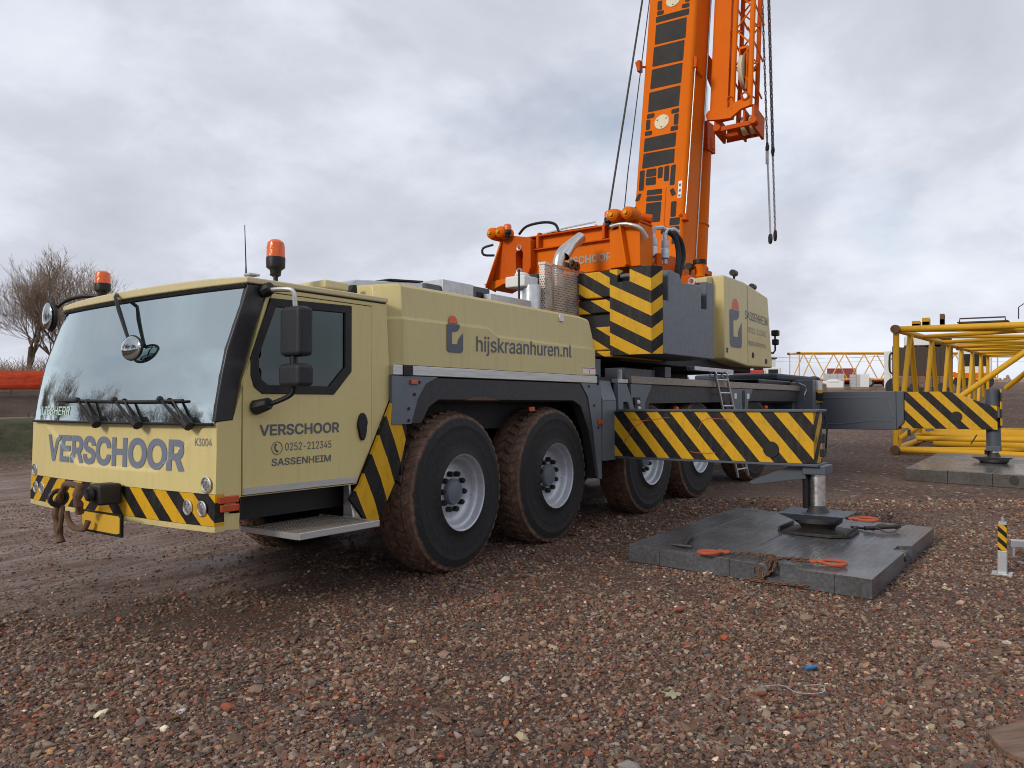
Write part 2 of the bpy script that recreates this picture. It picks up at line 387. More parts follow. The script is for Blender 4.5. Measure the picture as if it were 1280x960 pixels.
def lettering(text, mp, w, h, mat, parent, bold=0., name='lettering', cut=0):
    """flat print; mp(u, v) with u in 0..w and v in 0..h gives the point on the surface"""
    lo = outlines(text, bold); xs = [v.x for q in lo for v in q]; ys = [v.y for q in lo for v in q]; x0, x1, y0, y1 = min(xs), max(xs), min(ys), max(ys)
    lo = [[Vector(((v.x - x0) / (x1 - x0) * w, (v.y - y0) / (y1 - y0) * h)) for v in q] for q in lo]
    vs, es = [], []
    for q in lo:
        b = len(vs); vs += q; es += [(b + k, b + (k + 1) % len(q)) for k in range(len(q))]
    V, E_, F, *_ = delaunay_2d_cdt(vs, es, [], 0, 1e-7)
    P = [np.array([[v.x, v.y] for v in q]) for q in lo]
    def inside(p):
        wn = 0
        for a in P:
            b = np.roll(a, -1, 0); up = (a[:, 1] <= p.y) & (b[:, 1] > p.y); dn = (a[:, 1] > p.y) & (b[:, 1] <= p.y)
            cr = (b[:, 0] - a[:, 0]) * (p.y - a[:, 1]) - (p.x - a[:, 0]) * (b[:, 1] - a[:, 1]); wn += int((up & (cr > 0)).sum()) - int((dn & (cr < 0)).sum())
        return wn != 0
    F = [f for f in F if inside((V[f[0]] + V[f[1]] + V[f[2]]) / 3)]
    bm = bmesh.new(); bv = [bm.verts.new((v.x, v.y, 0)) for v in V]
    for f in F: bm.faces.new([bv[k] for k in f])
    bmesh.ops.delete(bm, geom=[v for v in bm.verts if not v.link_faces], context='VERTS')
    if cut:
        for _ in range(3):
            le = [e for e in bm.edges if e.calc_length() > cut]
            if not le: break
            bmesh.ops.subdivide_edges(bm, edges=le, cuts=1); bmesh.ops.triangulate(bm, faces=bm.faces[:])
    for v in bm.verts: v.co = Vector(mp(v.co.x, v.co.y))
    me = bpy.data.meshes.new(name); bm.to_mesh(me); bm.free(); me.materials.append(M[mat])
    return obj(name, me, parent)
def near(x, z, y, lean=0):           # print on a face looking to the near side
    return lambda u, v: (x + u, y, z + v + u * lean)

# ================================================================ THE MOBILE CRANE (x runs from its nose to its tail, -y is the side in view)
CR = thing('mobile_crane', 'cream and orange five axle mobile crane with raised boom, standing on outriggers', 'crane')
CR.matrix_world = Matrix(((0.99973, -0.00048, 0.02334, 0), (0, 0.99979, 0.02059, 0), (-0.02335, -0.02059, 0.99952, -.0011), (0, 0, 0, 1)))
def part(name, mb, mats, parent=None, **k): return mb.build(name, mats, parent or CR, **k)
YS = -1.33
def nose_x(y): return -.085 - .07 * max(0, 1 - (y / 1.33) ** 2) ** .8
# --- chassis
c = MB()
for s in (-1, 1): c.box(.35, 13.1, s * .38, s * .52, .78, 1.32)
for x in (.9, 3.2, 5.2, 7.2, 9.3, 11.8): c.box(x, x + .2, -.38, .38, .85, 1.25)
c.box(1.5, 13.0, -.95, .95, 1.32, 1.62)
part('chassis', c, 'chassis', bevel=.01)
for x in (2.45, 4.05, 6.4, 8.05, 10.6):
    a = MB(); a.tube([(x, -.98, .80), (x, -.35, .82), (x, .35, .82), (x, .98, .80)], [.12, .14, .14, .12], 10); a.ball((x, 0, .82), .26, 6)
    part('axle', a, 'chassis')
# --- cab
cab = MB()
wall = [(-.09, .745), (.085, .735), (.095, .95), (1.14, .95), (1.516, 1.645), (1.468, 2.40), (.31, 2.40), (.03, 1.47), (-.09, 1.47)]
cab.prism(wall, YS, YS + .05, 'y', holes=[[(.1, .956), (1.136, .956), (1.306, 1.250), (1.306, 2.372), (.335, 2.372), (.1, 1.735)]])
cab.prism([(-.09, .745), (.085, .735), (.095, .95), (1.14, .95), (1.516, 1.645), (1.468, 2.40), (.31, 2.40), (.03, 1.47), (-.09, 1.47)], 1.28, 1.33, 'y', holes=[[(.30, 1.7), (1.0, 1.7), (1.05, 2.3), (.42, 2.3)]])
cab.box(1.44, 1.50, -1.28, 1.28, 1.2, 2.40); cab.box(-.05, 1.12, -1.27, 1.27, .965, 1.0)
body = part('cab_body', cab, 'cream', bevel=.004)
# roof: gently domed slab with a lip
rf = MB(); nx, ny = 8, 14
rv = []
for i in range(nx + 1):
    for j in range(ny + 1):
        y = -1.345 + 2.69 * j / ny; e = 1 - (2 * j / ny - 1) ** 4; x0 = .125 - .085 * (1 - (y / 1.345) ** 2); x = x0 + (1.478 - x0) * i / nx
        rv.append((x, y, 2.455 + .035 * e * (.35 + .65 * math.sin(PI * min(1, .12 + i / nx * .88)))))
n = len(rv); w_ = ny + 1
rv += [(x, y, 2.412) for x, y, z in rv]
rfc = [(i * w_ + j, i * w_ + j + 1, (i + 1) * w_ + j + 1, (i + 1) * w_ + j) for i in range(nx) for j in range(ny)]
rfc += [tuple(n + k for k in reversed(f)) for f in rfc]
ed = [i * w_ for i in range(nx + 1)] + [nx * w_ + j for j in range(1, ny + 1)] + [i * w_ + ny for i in range(nx - 1, -1, -1)] + [j for j in range(ny - 1, 0, -1)]
rfc += [(ed[k], ed[(k + 1) % len(ed)], n + ed[(k + 1) % len(ed)], n + ed[k]) for k in range(len(ed))]
rf.add(rv, rfc); roof = part('cab_roof', rf, 'roof', bevel=.012)
g_ = MB().box(.33, 1.47, -1.322, 1.322, 2.398, 2.413); part('roof_seal', g_, 'black', roof)
v_ = MB().box(.95, 1.20, -1.18, -.82, 2.49, 2.56); part('roof_vent', v_, 'roof', roof, bevel=.02)
# near door with window
dr = MB()
dpoly = [(.108, .962), (1.130, .962), (1.298, 1.253), (1.298, 2.364), (.340, 2.364), (.108, 1.732)]
win = [(.33, 2.325), (1.075, 2.345), (1.075, 1.835), (.90, 1.655), (.26, 1.655), (.195, 1.70), (.168, 1.78), (.168, 1.90)]
dr.prism(dpoly, YS - .006, YS + .03, 'y', holes=[win])
door = part('door', dr, 'cream', bevel=.005)
fr = MB(); cx_, cz_ = .62, 2.0
inner = [(cx_ + (x - cx_) * .865, cz_ + (z - cz_) * .83) for x, z in win]
fr.prism([(cx_ + (x - cx_) * 1.012, cz_ + (z - cz_) * 1.012) for x, z in win], YS - .014, YS + .02, 'y', holes=[inner])
part('window_frame', fr, 'rubber', door, bevel=.006)
part('window_pane', MB().prism([(cx_ + (x - cx_) * .90, cz_ + (z - cz_) * .87) for x, z in win], YS + .004, YS + .009, 'y'), 'side_glass', door)
part('sill_strip', MB().prism([(.11, .963), (1.131, .963), (1.155, 1.012), (.11, 1.008)], YS - .010, YS - .0062, 'y'), 'alu', door)
hd = MB(); hp = [(math.cos(a) * .052, math.sin(a) * .11) for a in [2 * PI * k / 20 for k in range(20)]]
hd.prism([(1.19 + x * (1 if z > 0 else .8), 1.40 + z) for x, z in hp], YS - .030, YS - .004, 'y'); part('door_handle', hd, 'black', door, bevel=.008)
lettering('VERSCHOOR', near(.238, 1.357, YS - .009, .006), .72, .080, 'letter', door, .022)
lettering('0252-212345', near(.455, 1.246, YS - .009, .004), .425, .056, 'letter', door, .0)
lettering('SASSENHEIM', near(.34, 1.143, YS - .009, .004), .535, .052, 'letter', door, .012)
ph = MB(); ph.torus((.385, YS - .0085, 1.268), (0, 1, 0), .045, .0022, 28, 4); ph.tube([(.378, YS - .008, 1.296), (.366, YS - .008, 1.278), (.370, YS - .008, 1.258), (.392, YS - .008, 1.242)], [.008, .005, .005, .008], 6)
part('phone_sign', ph, 'letter', door)
# far window
part('far_window_pane', MB().prism([(.30, 1.7), (1.0, 1.7), (1.05, 2.3), (.42, 2.3)], 1.30, 1.305, 'y'), 'side_glass', body)
# gap shadow line rear panel seam on the body side
# pillars, black, either side
for s in (-1, 1):
    p = MB(); y0 = s * 1.336
    prof = [(-.106, 1.456), (-.092, 1.567), (-.058, 1.76), (-.018, 1.944), (.04, 2.11), (.094, 2.257), (.144, 2.408), (.306, 2.408), (.19, 2.08), (.10, 1.80), (.062, 1.64), (.035, 1.47)]
    p.prism(prof, y0, y0 - s * .10, 'y'); part('windscreen_pillar', p, 'pillar', bevel=.012)
# windscreen: bowed in plan and in profile
def wsx(y, z):
    zz = [1.456, 1.567, 1.76, 1.944, 2.11, 2.257, 2.42]; xx = [-.106, -.092, -.058, -.018, .04, .094, .150]
    return float(np.interp(z, zz, xx)) - .075 * max(0, 1 - (y / 1.33) ** 2) ** .85
ws = MB(); ny, nz = 24, 14
ws.add([(wsx(y, z) + .004, y, z) for z in np.linspace(1.452, 2.425, nz + 1) for y in np.linspace(-1.325, 1.325, ny + 1)],
       [(i * (ny + 1) + j, i * (ny + 1) + j + 1, (i + 1) * (ny + 1) + j + 1, (i + 1) * (ny + 1) + j) for i in range(nz) for j in range(ny)])
wsc = part('windscreen', ws, 'windscreen', smooth=80)
sl = MB()
for zz in (1.445, 2.395): sl.tube([(wsx(y, zz) - .006, y, zz) for y in np.linspace(-1.32, 1.32, 17)], .011, 6)
part('windscreen_seal', sl, 'black', wsc)
lettering('LIEBHERR', lambda u, v: (wsx(1.14 - u, 1.497 + v) + .0005, 1.14 - u, 1.497 + v), .58, .070, 'sticker_pale', wsc, .012, cut=.08)
for yb in (.05, -.52, -1.10):
    wp = MB(); yt = yb + .30
    xs_ = lambda y, z: wsx(y, z) - .035
    for o_ in (0, .10): wp.tube([(xs_(yb - o_ * .2, 1.425), yb - o_ * .2, 1.425), (xs_(yt - o_ * 1.3, 1.60), yt - o_ * 1.3, 1.605)], [.016, .009], 6)
    wp.tube([(xs_(yb - .03, 1.44), yb - .04, 1.43), (xs_(yb, 1.47), yb + .02, 1.475)], .035, 8)
    wr = part('wiper', wp, 'black')
    bl = MB(); bl.tube([(xs_(y, 1.607) + .012, y, 1.607 + .006 * math.sin(y * 3)) for y in np.linspace(yt - .22, yt + .38, 9)], .011, 5)
    bl.ball((xs_(yt, 1.61), yt + .02, 1.615), .025, 4); part('wiper_blade', bl, 'rubber', wr)
# front panel: bowed, with a raised flap whose edges taper down
CENT = (0., 1.30)
def edge_in(y, z, p, q):
    nx_, nz_ = -(q[1] - p[1]), q[0] - p[0]; l = math.hypot(nx_, nz_); nx_ /= l; nz_ /= l
    s0 = (CENT[0] - p[0]) * nx_ + (CENT[1] - p[1]) * nz_
    return ((y - p[0]) * nx_ + (z - p[1]) * nz_) * (1 if s0 > 0 else -1)
def inset(y, z):      # 1 inside the sunk field of the front panel
    a, b, c2, d2 = (1.10, 1.44), (.42, 1.115), (-.70, 1.115), (-1.22, 1.44)
    t = max(0, min(1, min(edge_in(y, z, a, b), edge_in(y, z, b, c2), edge_in(y, z, c2, d2)) / .016 + .5)); return t * t * (3 - 2 * t)
def fx(y, z): return nose_x(y) - .015 * (1 - (z - .75) / .72) + .014 * inset(y, z)
def panel(z0, z1, ny, nz, off):
    p = MB(); ys = np.linspace(-1.332, 1.385, ny + 1); zs = np.linspace(z0, z1, nz + 1)
    vs = [(fx(y, z) - off, y, z) for z in zs for y in ys]; m = len(vs); vs += [(-.03, y, z) for _, y, z in vs]; k = ny + 1
    fs = [(i * k + j, i * k + j + 1, (i + 1) * k + j + 1, (i + 1) * k + j) for i in range(nz) for j in range(ny)]
    rim_ = list(range(k)) + [i * k + ny for i in range(1, nz + 1)] + [nz * k + j for j in range(ny - 1, -1, -1)] + [i * k for i in range(nz - 1, 0, -1)]
    fs += [(rim_[a], rim_[(a + 1) % len(rim_)], m + rim_[(a + 1) % len(rim_)], m + rim_[a]) for a in range(len(rim_))]
    return p.add(vs, fs)
front = part('front_panel', panel(.985, 1.447, 150, 44, 0), 'cream', smooth=50)
part('hazard_strip', panel(.775, .982, 60, 6, .003), 'stripe_front', front, smooth=50)
part('bumper_lip', panel(.735, .772, 60, 2, .0), 'cream', front, smooth=50, bevel=0)
FT = lambda y0, z0, lean=0.: (lambda u, v: (fx(y0 - u, z0 + v) - .004, y0 - u, z0 + v + lean * u))
lettering('VERSCHOOR', FT(1.0, 1.118), 2.02, .222, 'letter_front', front, .034, cut=.03)
lettering('K3004', FT(-1.125, 1.30), .165, .052, 'letter_front', front, .0, cut=.05)
for y, z, r in ((1.29, 1.03, .048), (-1.25, 1.045, .050), (1.10, .885, .045), (1.25, .885, .045), (-1.07, .885, .048), (-1.215, .885, .048)):
    x = fx(y, z); l = MB(); l.lathe([(r * 1.12, .0), (r * 1.12, -.006), (r, -.008), (r * .96, -.002)], (x - .004, y, z), 'x', 20)
    h = part('headlight', l, 'chrome', front)
    q = MB(); q.lathe([(r * .96, -.002), (r * .7, -.005), (r * .35, -.007), (.001, -.007)], (x - .004, y, z), 'x', 18); part('lens', q, 'lens', h)
for z0, d in ((.862, .0), (.918, -.004)):
    part('side_marker', MB().box(-.066 + d * 3, .076, YS - .022 - d, YS, z0, z0 + .050), 'red_lens', front, bevel=.008)
tw = MB().box(-.35, -.18, -.31, -.15, .86, 1.01); tw.cyl((-.35, -.23, .94), (-.40, -.23, .94), .05); part('tow_coupling', tw, 'iron', front, bevel=.02)
st = MB(); wob = lambda t, b: [b * (1 + .22 * math.sin(3.1 * k + t)) for k in range(7)]
st.tube([(-.43, -.2, 1.0), (-.46, -.12, 1.015), (-.465, -.06, 1.01), (-.45, .0, .97), (-.445, .05, .94), (-.43, .09, .90), (-.42, .12, .86)], wob(0, .022), 10, sm=3)
st.tube([(-.44, -.24, 1.01), (-.465, -.25, .98), (-.47, -.255, .95), (-.47, -.25, .91), (-.455, -.24, .88), (-.44, -.22, .85), (-.43, -.2, .82)], wob(1, .028), 10, sm=3)
st.tube([(-.42, .12, .88), (-.43, .135, .83), (-.435, .14, .78), (-.43, .14, .73), (-.425, .13, .68), (-.42, .115, .62), (-.42, .10, .575)], wob(2, .028), 10, sm=3)
st.tube([(-.41, .10, .84), (-.42, .09, .78), (-.42, .10, .72), (-.43, .11, .67), (-.43, .12, .63), (-.425, .12, .61), (-.42, .12, .59)], wob(4, .02), 8, sm=2)
st.tube([(-.40, .06, .80), (-.40, .03, .74), (-.40, -.03, .70), (-.39, -.09, .685), (-.38, -.16, .69), (-.375, -.19, .72), (-.37, -.2, .75)], wob(3, .020), 8, sm=3)
part('tow_strap', st, 'mudstrap', front); part('tow_ring', MB().torus((-.44, .10, .90), (.2, 1, .2), .055, .018, 14, 6), 'iron', front)
pl = MB().prism([(.0, .675), (.0, .80), (-.515, .80), (-.535, .785), (-.535, .685), (-.5, .675)], -.318, -.312, 'x'); pl_o = part('number_plate', pl, 'plate', front)
part('plate_holder', MB().box(-.31, -.29, -.54, .005, .655, .81), 'black', pl_o)
# interior
part('cab_lining', MB().box(1.425, 1.438, -1.27, 1.27, 1.0, 2.39).box(.3, 1.42, -1.27, 1.27, 2.37, 2.39).box(.12, 1.42, 1.262, 1.277, 1.0, 1.68), 'interior')
part('dashboard', MB().prism([(-.05, 1.0), (-.05, 1.42), (.25, 1.44), (.38, 1.36), (.30, 1.0)], -1.25, 1.25, 'y'), 'interior', bevel=.03)
for y in (-.72, .72):
    s_ = MB().box(.70, 1.18, y - .26, y + .26, 1.22, 1.38).hexa([(1.10, y - .25, 1.36), (1.24, y - .25, 1.36), (1.24, y + .25, 1.36), (1.10, y + .25, 1.36)], [(1.22, y - .2, 2.05), (1.33, y - .2, 2.05), (1.33, y + .2, 2.05), (1.22, y + .2, 2.05)])
    part('seat', s_, 'seat', bevel=.04)
part('steering_wheel', MB().torus((.50, -.72, 1.55), (-.6, 0, .8), .21, .018, 24, 6).cyl((.33, -.72, 1.35), (.50, -.72, 1.55), .03), 'black')
# mirrors
mr = MB().tube([(.27, -1.34, 2.37), (.28, -1.40, 2.39)], [.05, .042], 10); arm = part('mirror_arm', mr, 'black')
part('mirror_tube', MB().tube([(.28, -1.38, 2.375), (.30, -1.52, 2.37), (.32, -1.59, 2.35), (.33, -1.60, 2.25)], .017, 8, sm=4), 'alu', arm)
mh = part('mirror_housing', MB().box(.27, .40, -1.715, -1.50, 1.905, 2.245), 'mirror_shell', arm, bevel=.032)
part('lower_mirror_housing', MB().box(.26, .40, -1.725, -1.495, 1.695, 1.855), 'mirror_shell', arm, bevel=.035)
part('mirror_neck', MB().tube([(.32, -1.60, 1.92), (.32, -1.60, 1.84)], .025, 8), 'black', arm)
part('mirror_link', MB().tube([(.32, -1.60, 1.70), (.315, -1.58, 1.645), (.27, -1.50, 1.60), (.22, -1.45, 1.575)], .017, 8, sm=3), 'black', arm)
part('mirror_base', MB().tube([(.22, -1.47, 1.585), (.20, -1.34, 1.555)], [.042, .055], 10), 'black', arm, bevel=.01)
dm = MB().tube([(.04, .24, 2.455), (-.02, .14, 2.42), (-.05, .02, 2.30), (-.115, -.24, 2.07)], [.014, .014, .018, .013], 8); dma = part('mirror_arm', dm, 'black')
part('kerb_mirror', MB().ball((-.135, -.32, 1.995), .140, 10, (.16, 1, .62)), 'mirror', dma); 
part('mirror_rim', MB().torus((-.128, -.32, 1.995), (1, 0, 0), .138, .010, 28, 6, (1, .62)), 'black', dma)
fm = MB().tube([(.46, .86, 2.50), (.36, 1.34, 2.575), (.22, 1.50, 2.53), (.15, 1.56, 2.44)], .018, 8, sm=3); fma = part('mirror_arm', fm, 'black')
part('round_mirror', MB().ball((.14, 1.60, 2.385), .115, 8, (.35, .95, 1.22)), 'black', fma)
part('mirror_face', MB().ball((.105, 1.60, 2.385), .10, 8, (.16, .95, 1.22)), 'mirror', fma)
# beacons and aerial on the cab
def beacon(p, r, h, parent, post=.08):
    x, y, z = p
    b = MB().cyl((x, y, z), (x, y, z + post), .018, 8); b.lathe([(.02, post - .04), (r * .55, post - .03), (r * .6, post), (r * .97, post + .02), (r, post + h * .40), (r * .97, post + h * .42)], p, 'z', 20)
    for a in (0, 2.1, 4.2): b.tube([(x + .02 * math.cos(a), y + .02 * math.sin(a), z + post * .55), (x + .045 * math.cos(a), y + .045 * math.sin(a), z + post * .7)], .006, 5)
    o = part('beacon', b, 'black', parent)
    l = MB().lathe([(r * .96, post + h * .40), (r * .95, post + h * .75), (r * .85, post + h * .90), (r * .55, post + h * .985), (.001, post + h)], p, 'z', 20)
    part('beacon_lens', l, 'amber', o)
beacon((.62, -1.0, 2.50), .072, .235, CR, .10); beacon((.40, 1.20, 2.555), .070, .20, CR, .04)
part('aerial', MB().tube([(.36, -1.0, 2.49), (.358, -1.0, 2.60), (.352, -.99, 2.90)], [.009, .005, .003], 6), 'black')
part('corner_trim', MB().box(.155, .24, -1.335, -1.26, 2.47, 2.487), 'galv', roof, bevel=.005)
part('roof_fin', MB().prism([(1.30, 2.48), (1.40, 2.48), (1.39, 2.575), (1.355, 2.575)], -1.06, -1.0, 'y'), 'black', roof)
# step below the door
sp_ = MB(); sp_.box(.35, 1.05, -1.63, -1.02, .668, .690)
step = part('step_plate', sp_, 'alu_dirty')
sf = MB().box(.33, 1.08, -1.655, -1.63, .655, .703).box(.325, .35, -1.63, -1.0, .655, .700).box(1.05, 1.075, -1.63, -1.0, .655, .70).prism([(-1.36, .70), (-1.25, .70), (-1.25, .95), (-1.31, .95)], 1.08, 1.10, 'x')
part('step_frame', sf, 'alu', step, bevel=.004)
st_ = MB()
for i in range(26):
    for j in range(7): st_.box(.36 + i * .0265, .376 + i * .0265, -1.61 + j * .083, -1.555 + j * .083, .690, .697)
part('step_tread', st_, 'alu_dirty', step)['kind'] = 'stuff'
part('footwell', MB().box(.12, 1.25, -1.18, -1.10, .77, 1.02).box(.2, 1.2, -1.1, 1.1, .80, .9), 'black')
# hazard flap behind the cab
hf = MB(); P = [(1.50, 1.605), (1.705, 1.605), (1.695, 1.31), (1.60, 1.0), (1.37, .635), (1.20, .66), (1.04, .845), (1.145, .945)]
hf.add([(x, -1.372 + (.03 if k in (2, 3, 4) else 0) + (.012 if k == 1 else 0), z) for k, (x, z) in enumerate(P)] + [(x, -1.34 + (.03 if k in (2, 3, 4) else 0), z) for k, (x, z) in enumerate(P)],
       [(0, 1, 2, 3, 4, 5, 6, 7)] + [(i, (i + 1) % 8, 8 + (i + 1) % 8, 8 + i) for i in range(8)] + [tuple(range(15, 7, -1))])
part('hazard_flap', hf, 'stripe_flap', smooth=0)

# --- engine hood
hb = MB(); x0, x1 = 1.47, 4.88
def hoodring(x, chin=0, top=2.60, cr=2.31, ins=0):
    return [(x, -1.372 + ins, 1.908), (x, -1.372 + ins, cr - .014), (x, -1.350 + ins, cr), (x, -1.332 + ins, top - .03), (x, -1.305 + ins, top), (x, -.45, top + .02)]
rings = [hoodring(1.47, ins=.17, top=2.585), hoodring(1.63), hoodring(2.80, cr=2.315), hoodring(2.95, cr=2.245, top=2.60), hoodring(4.55, cr=2.23, top=2.59), hoodring(4.76, cr=2.23, top=2.57), hoodring(4.84, cr=2.22, top=2.40)]
hv = [p for r in rings for p in r]; k = 6
hfcs = [(i * k + j, i * k + j + 1, (i + 1) * k + j + 1, (i + 1) * k + j) for i in range(len(rings) - 1) for j in range(k - 1)]
hfcs += [tuple(range(k)), tuple((len(rings) - 1) * k + j for j in range(k))]
hb.add(hv, hfcs); hood = part('engine_hood', hb, 'cream_dusty', bevel=.012, smooth=30)
lettering('hijskraanhuren.nl', near(2.60, 2.035, -1.3765, .014), 1.70, .185, 'letter', hood, .006)
# logo: orange dome over a slate cup
def cup(x, z, sx, sz, mp, parent):
    def poly(pts, mat, nm):
        b_ = bmesh.new(); b_.faces.new([b_.verts.new((x + a * sx, z + b * sz, 0)) for a, b in pts]); bmesh.ops.triangulate(b_, faces=b_.faces[:])
        for _ in range(5):
            le = [e for e in b_.edges if e.calc_length() > .018]
            if not le: break
            bmesh.ops.subdivide_edges(b_, edges=le, cuts=1); bmesh.ops.triangulate(b_, faces=b_.faces[:])
        for v in b_.verts: v.co = Vector(mp(v.co.x, v.co.y))
        me = bpy.data.meshes.new(nm); b_.to_mesh(me); b_.free(); me.materials.append(M[mat]); obj(nm, me, parent)
    arc = lambda cx_, cy_, r_, a0, a1, n_=6: [(cx_ + r_ * math.cos(t), cy_ + r_ * math.sin(t)) for t in np.linspace(a0, a1, n_)]
    poly([(.20, 1.62)] + [(.49 - .29 * math.cos(t), 1.62 + .43 * math.sin(t)) for t in np.linspace(0, PI, 16)], 'logo_orange', 'logo_dome')
    poly([(0, .22)] + [(0, 1.46), (.04, 1.55), (.10, 1.58), (.80, 1.58), (.79, 1.38), (.70, 1.24), (.56, 1.16), (.30, 1.13), (.30, .46)], 'letter', 'logo_stem')
    poly([(0, .22), (.30, .46), (.68, .46), (1.0, .26)] + arc(.80, .20, .20, 0, -PI / 2) + arc(.20, .20, .20, -PI / 2, -PI), 'letter', 'logo_base')
    poly([(.68, .46), (.70, .64), (.76, .80), (.88, .96), (1.0, 1.10), (1.0, .26)], 'letter', 'logo_hook')
cup(2.175, 2.045, .225, .165, lambda a, b: (a, -.0075 + float(np.interp(b, [2.303, 2.318, 2.57], [-1.372, -1.350, -1.332])), b), hood)
part('hood_sticker', MB().box(4.10, 4.18, -1.352, -1.33, 2.49, 2.555), 'sticker', hood)
for x in (4.545, 4.70): part('hood_sticker', MB().box(x, x + .13, -1.3765, -1.370, 1.925, 1.995), 'sticker', hood)
for x in (4.55, 4.705): part('sticker_band', MB().box(x, x + .12, -1.378, -1.3765, 1.984, 1.994), 'red', hood)
part('side_rail', MB().box(1.50, 1.615, -1.378, -1.30, 1.82, 1.904).box(1.735, 4.872, -1.378, -1.30, 1.82, 1.904), 'alu', bevel=.006)
part('rail_clamp', MB().box(1.618, 1.732, -1.384, -1.30, 1.816, 1.9045).box(4.874, 4.905, -1.386, -1.3, 1.80, 1.92), 'black', bevel=.004)
part('hood_deck', MB().box(1.5, 4.9, -1.30, 1.36, 1.80, 1.90), 'chassis')
# fender round the first two axles
fp = MB().prism([(1.49, 1.41), (1.49, 1.815), (2.06, 1.815), (1.90, 1.75), (1.80, 1.62), (1.72, 1.41)], -1.374, -1.345, 'y')
fend = part('fender_front_plate', fp, 'grey', bevel=.003)
part('side_marker', MB().box(1.70, 1.79, -1.392, -1.374, 1.745, 1.785), 'red_lens', fend, bevel=.006)
for z in (1.44, 1.54, 1.66, 1.765): part('bolt', MB().cyl((1.685 + (.07 if z > 1.6 else 0) + (.06 if z > 1.7 else 0), -1.372, z), (1.685 + (.07 if z > 1.6 else 0) + (.06 if z > 1.7 else 0), -1.383, z), .013, 8), 'black', fend)
fa = MB(); arch = [(2.06, 1.812), (1.90, 1.748), (1.80, 1.618), (1.722, 1.41), (1.86, 1.41), (1.96, 1.55), (2.08, 1.612), (4.35, 1.612), (4.52, 1.55), (4.70, 1.25), (4.86, .72), (4.895, .70), (4.78, 1.25), (4.66, 1.66), (4.50, 1.812)]
fa.prism(arch, -1.362, -1.25, 'y'); part('fender_skirt', fa, 'skirt', bevel=.01)
part('fender_mud', MB().prism([(2.45, 1.613), (2.58, 1.645), (2.75, 1.643), (2.98, 1.613)], -1.365, -1.362, 'y'), 'mudstrap')
part('fender_liner', MB().box(1.75, 4.9, -1.25, -.80, 1.60, 1.66).box(1.72, 1.76, -1.25, -.6, .75, 1.66).box(4.86, 4.9, -1.3, -.5, .70, 1.7).box(1.75, 4.88, -.64, -.60, .7, 1.66), 'chassis')
fr2 = part('fender_rear_plate', MB().prism([(4.50, 1.816), (4.66, 1.662), (4.785, 1.25), (4.90, .70), (4.975, .69), (4.975, 1.816)], -1.372, -1.34, 'y'), 'grey', bevel=.004)
for x, z in ((4.93, 1.36),): part('side_marker', MB().box(x - .05, x + .045, -1.392, -1.372, z - .025, z + .03), 'red_lens', fr2, bevel=.006)
for x, z in ((4.62, 1.78), (4.74, 1.56), (4.83, 1.30)): part('bolt', MB().cyl((x + .06, -1.37, z), (x + .06, -1.383, z), .013, 8), 'black', fr2)
part('side_marker', MB().box(3.62, 3.72, -1.275, -1.25, 1.50, 1.55), 'red_lens', fend, bevel=.006)
# equipment box and outrigger housing
ob = MB().hexa([(4.99, -1.38, .90), (5.33, -1.38, .90), (5.33, -.6, .90), (4.99, -.6, .90)], [(4.99, -1.38, 1.62), (5.33, -1.38, 1.62), (5.33, -.6, 1.62), (4.99, -.6, 1.62)])
ob.hexa([(4.99, -1.38, 1.6205), (5.33, -1.38, 1.6205), (5.33, -.6, 1.6205), (4.99, -.6, 1.6205)], [(4.99, -1.31, 1.86), (5.30, -1.31, 1.86), (5.30, -.6, 1.86), (4.99, -.6, 1.86)])
part('outrigger_housing', ob, 'grey', bevel=.008)
part('housing_post', MB().box(5.0, 5.16, -1.26, -1.1, 1.86, 2.12).box(4.97, 5.25, -1.0, 1.0, 1.6, 2.16), 'dark_blue', bevel=.008)
br = MB().prism([(5.36, 1.83), (5.60, 1.83), (5.82, 1.50), (5.82, 1.0), (5.70, 1.0), (5.70, 1.48), (5.62, 1.60), (5.50, 1.60), (5.50, 1.0), (5.40, 1.0)], -1.385, -1.32, 'y')
part('beam_bracket', br, 'grey', bevel=.006)
part('bracket_pocket', MB().prism([(5.51, 1.59), (5.62, 1.59), (5.69, 1.48), (5.69, 1.0), (5.51, 1.0)], -1.345, -1.30, 'y'), 'chassis')
part('bracket_cap', MB().box(5.36, 5.62, -1.39, -1.28, 1.835, 1.885).tube([(5.46, -1.36, 1.88), (5.44, -1.37, 2.0)], .03, 6), 'galv', bevel=.005)
# front outrigger beam, near side
def beam():
    b = MB().box(5.28, 5.62, -3.71, -.6, .945, 1.485); b.mat(1)
    b.box(5.262, 5.64, -3.755, -1.42, 1.486, 1.512).box(5.262, 5.64, -3.755, -1.42, .918, .944); b.box(5.30, 5.60, -3.758, -3.712, .95, 1.48) if 0 else None
    return b
bm_ = part('outrigger_beam', beam(), ['stripe_beam', 'dark_blue'], bevel=.004)
part('beam_plug', MB().cyl((5.279, -3.27, 1.085), (5.270, -3.27, 1.085), .085, 24), 'black', bm_)
part('weld_seam', MB().tube([(5.279, y, 1.40 + .02 * math.sin((y + 3) * 9)) for y in np.linspace(-1.6, -2.1, 12)], .004, 4).tube([(5.279, -2.35 - t * .3, 1.03 - .012 * math.sin(t * PI)) for t in np.linspace(0, 1, 8)], .005, 4)
     .tube([(5.279, -2.45, 1.28), (5.279, -2.5, 1.38), (5.279, -2.56, 1.41), (5.279, -2.8, 1.405), (5.279, -2.87, 1.36)], .0035, 4).tube([(5.279, -1.5, 1.1), (5.279, -1.62, 1.28), (5.279, -1.85, 1.42)], .0035, 4), 'hook', bm_)
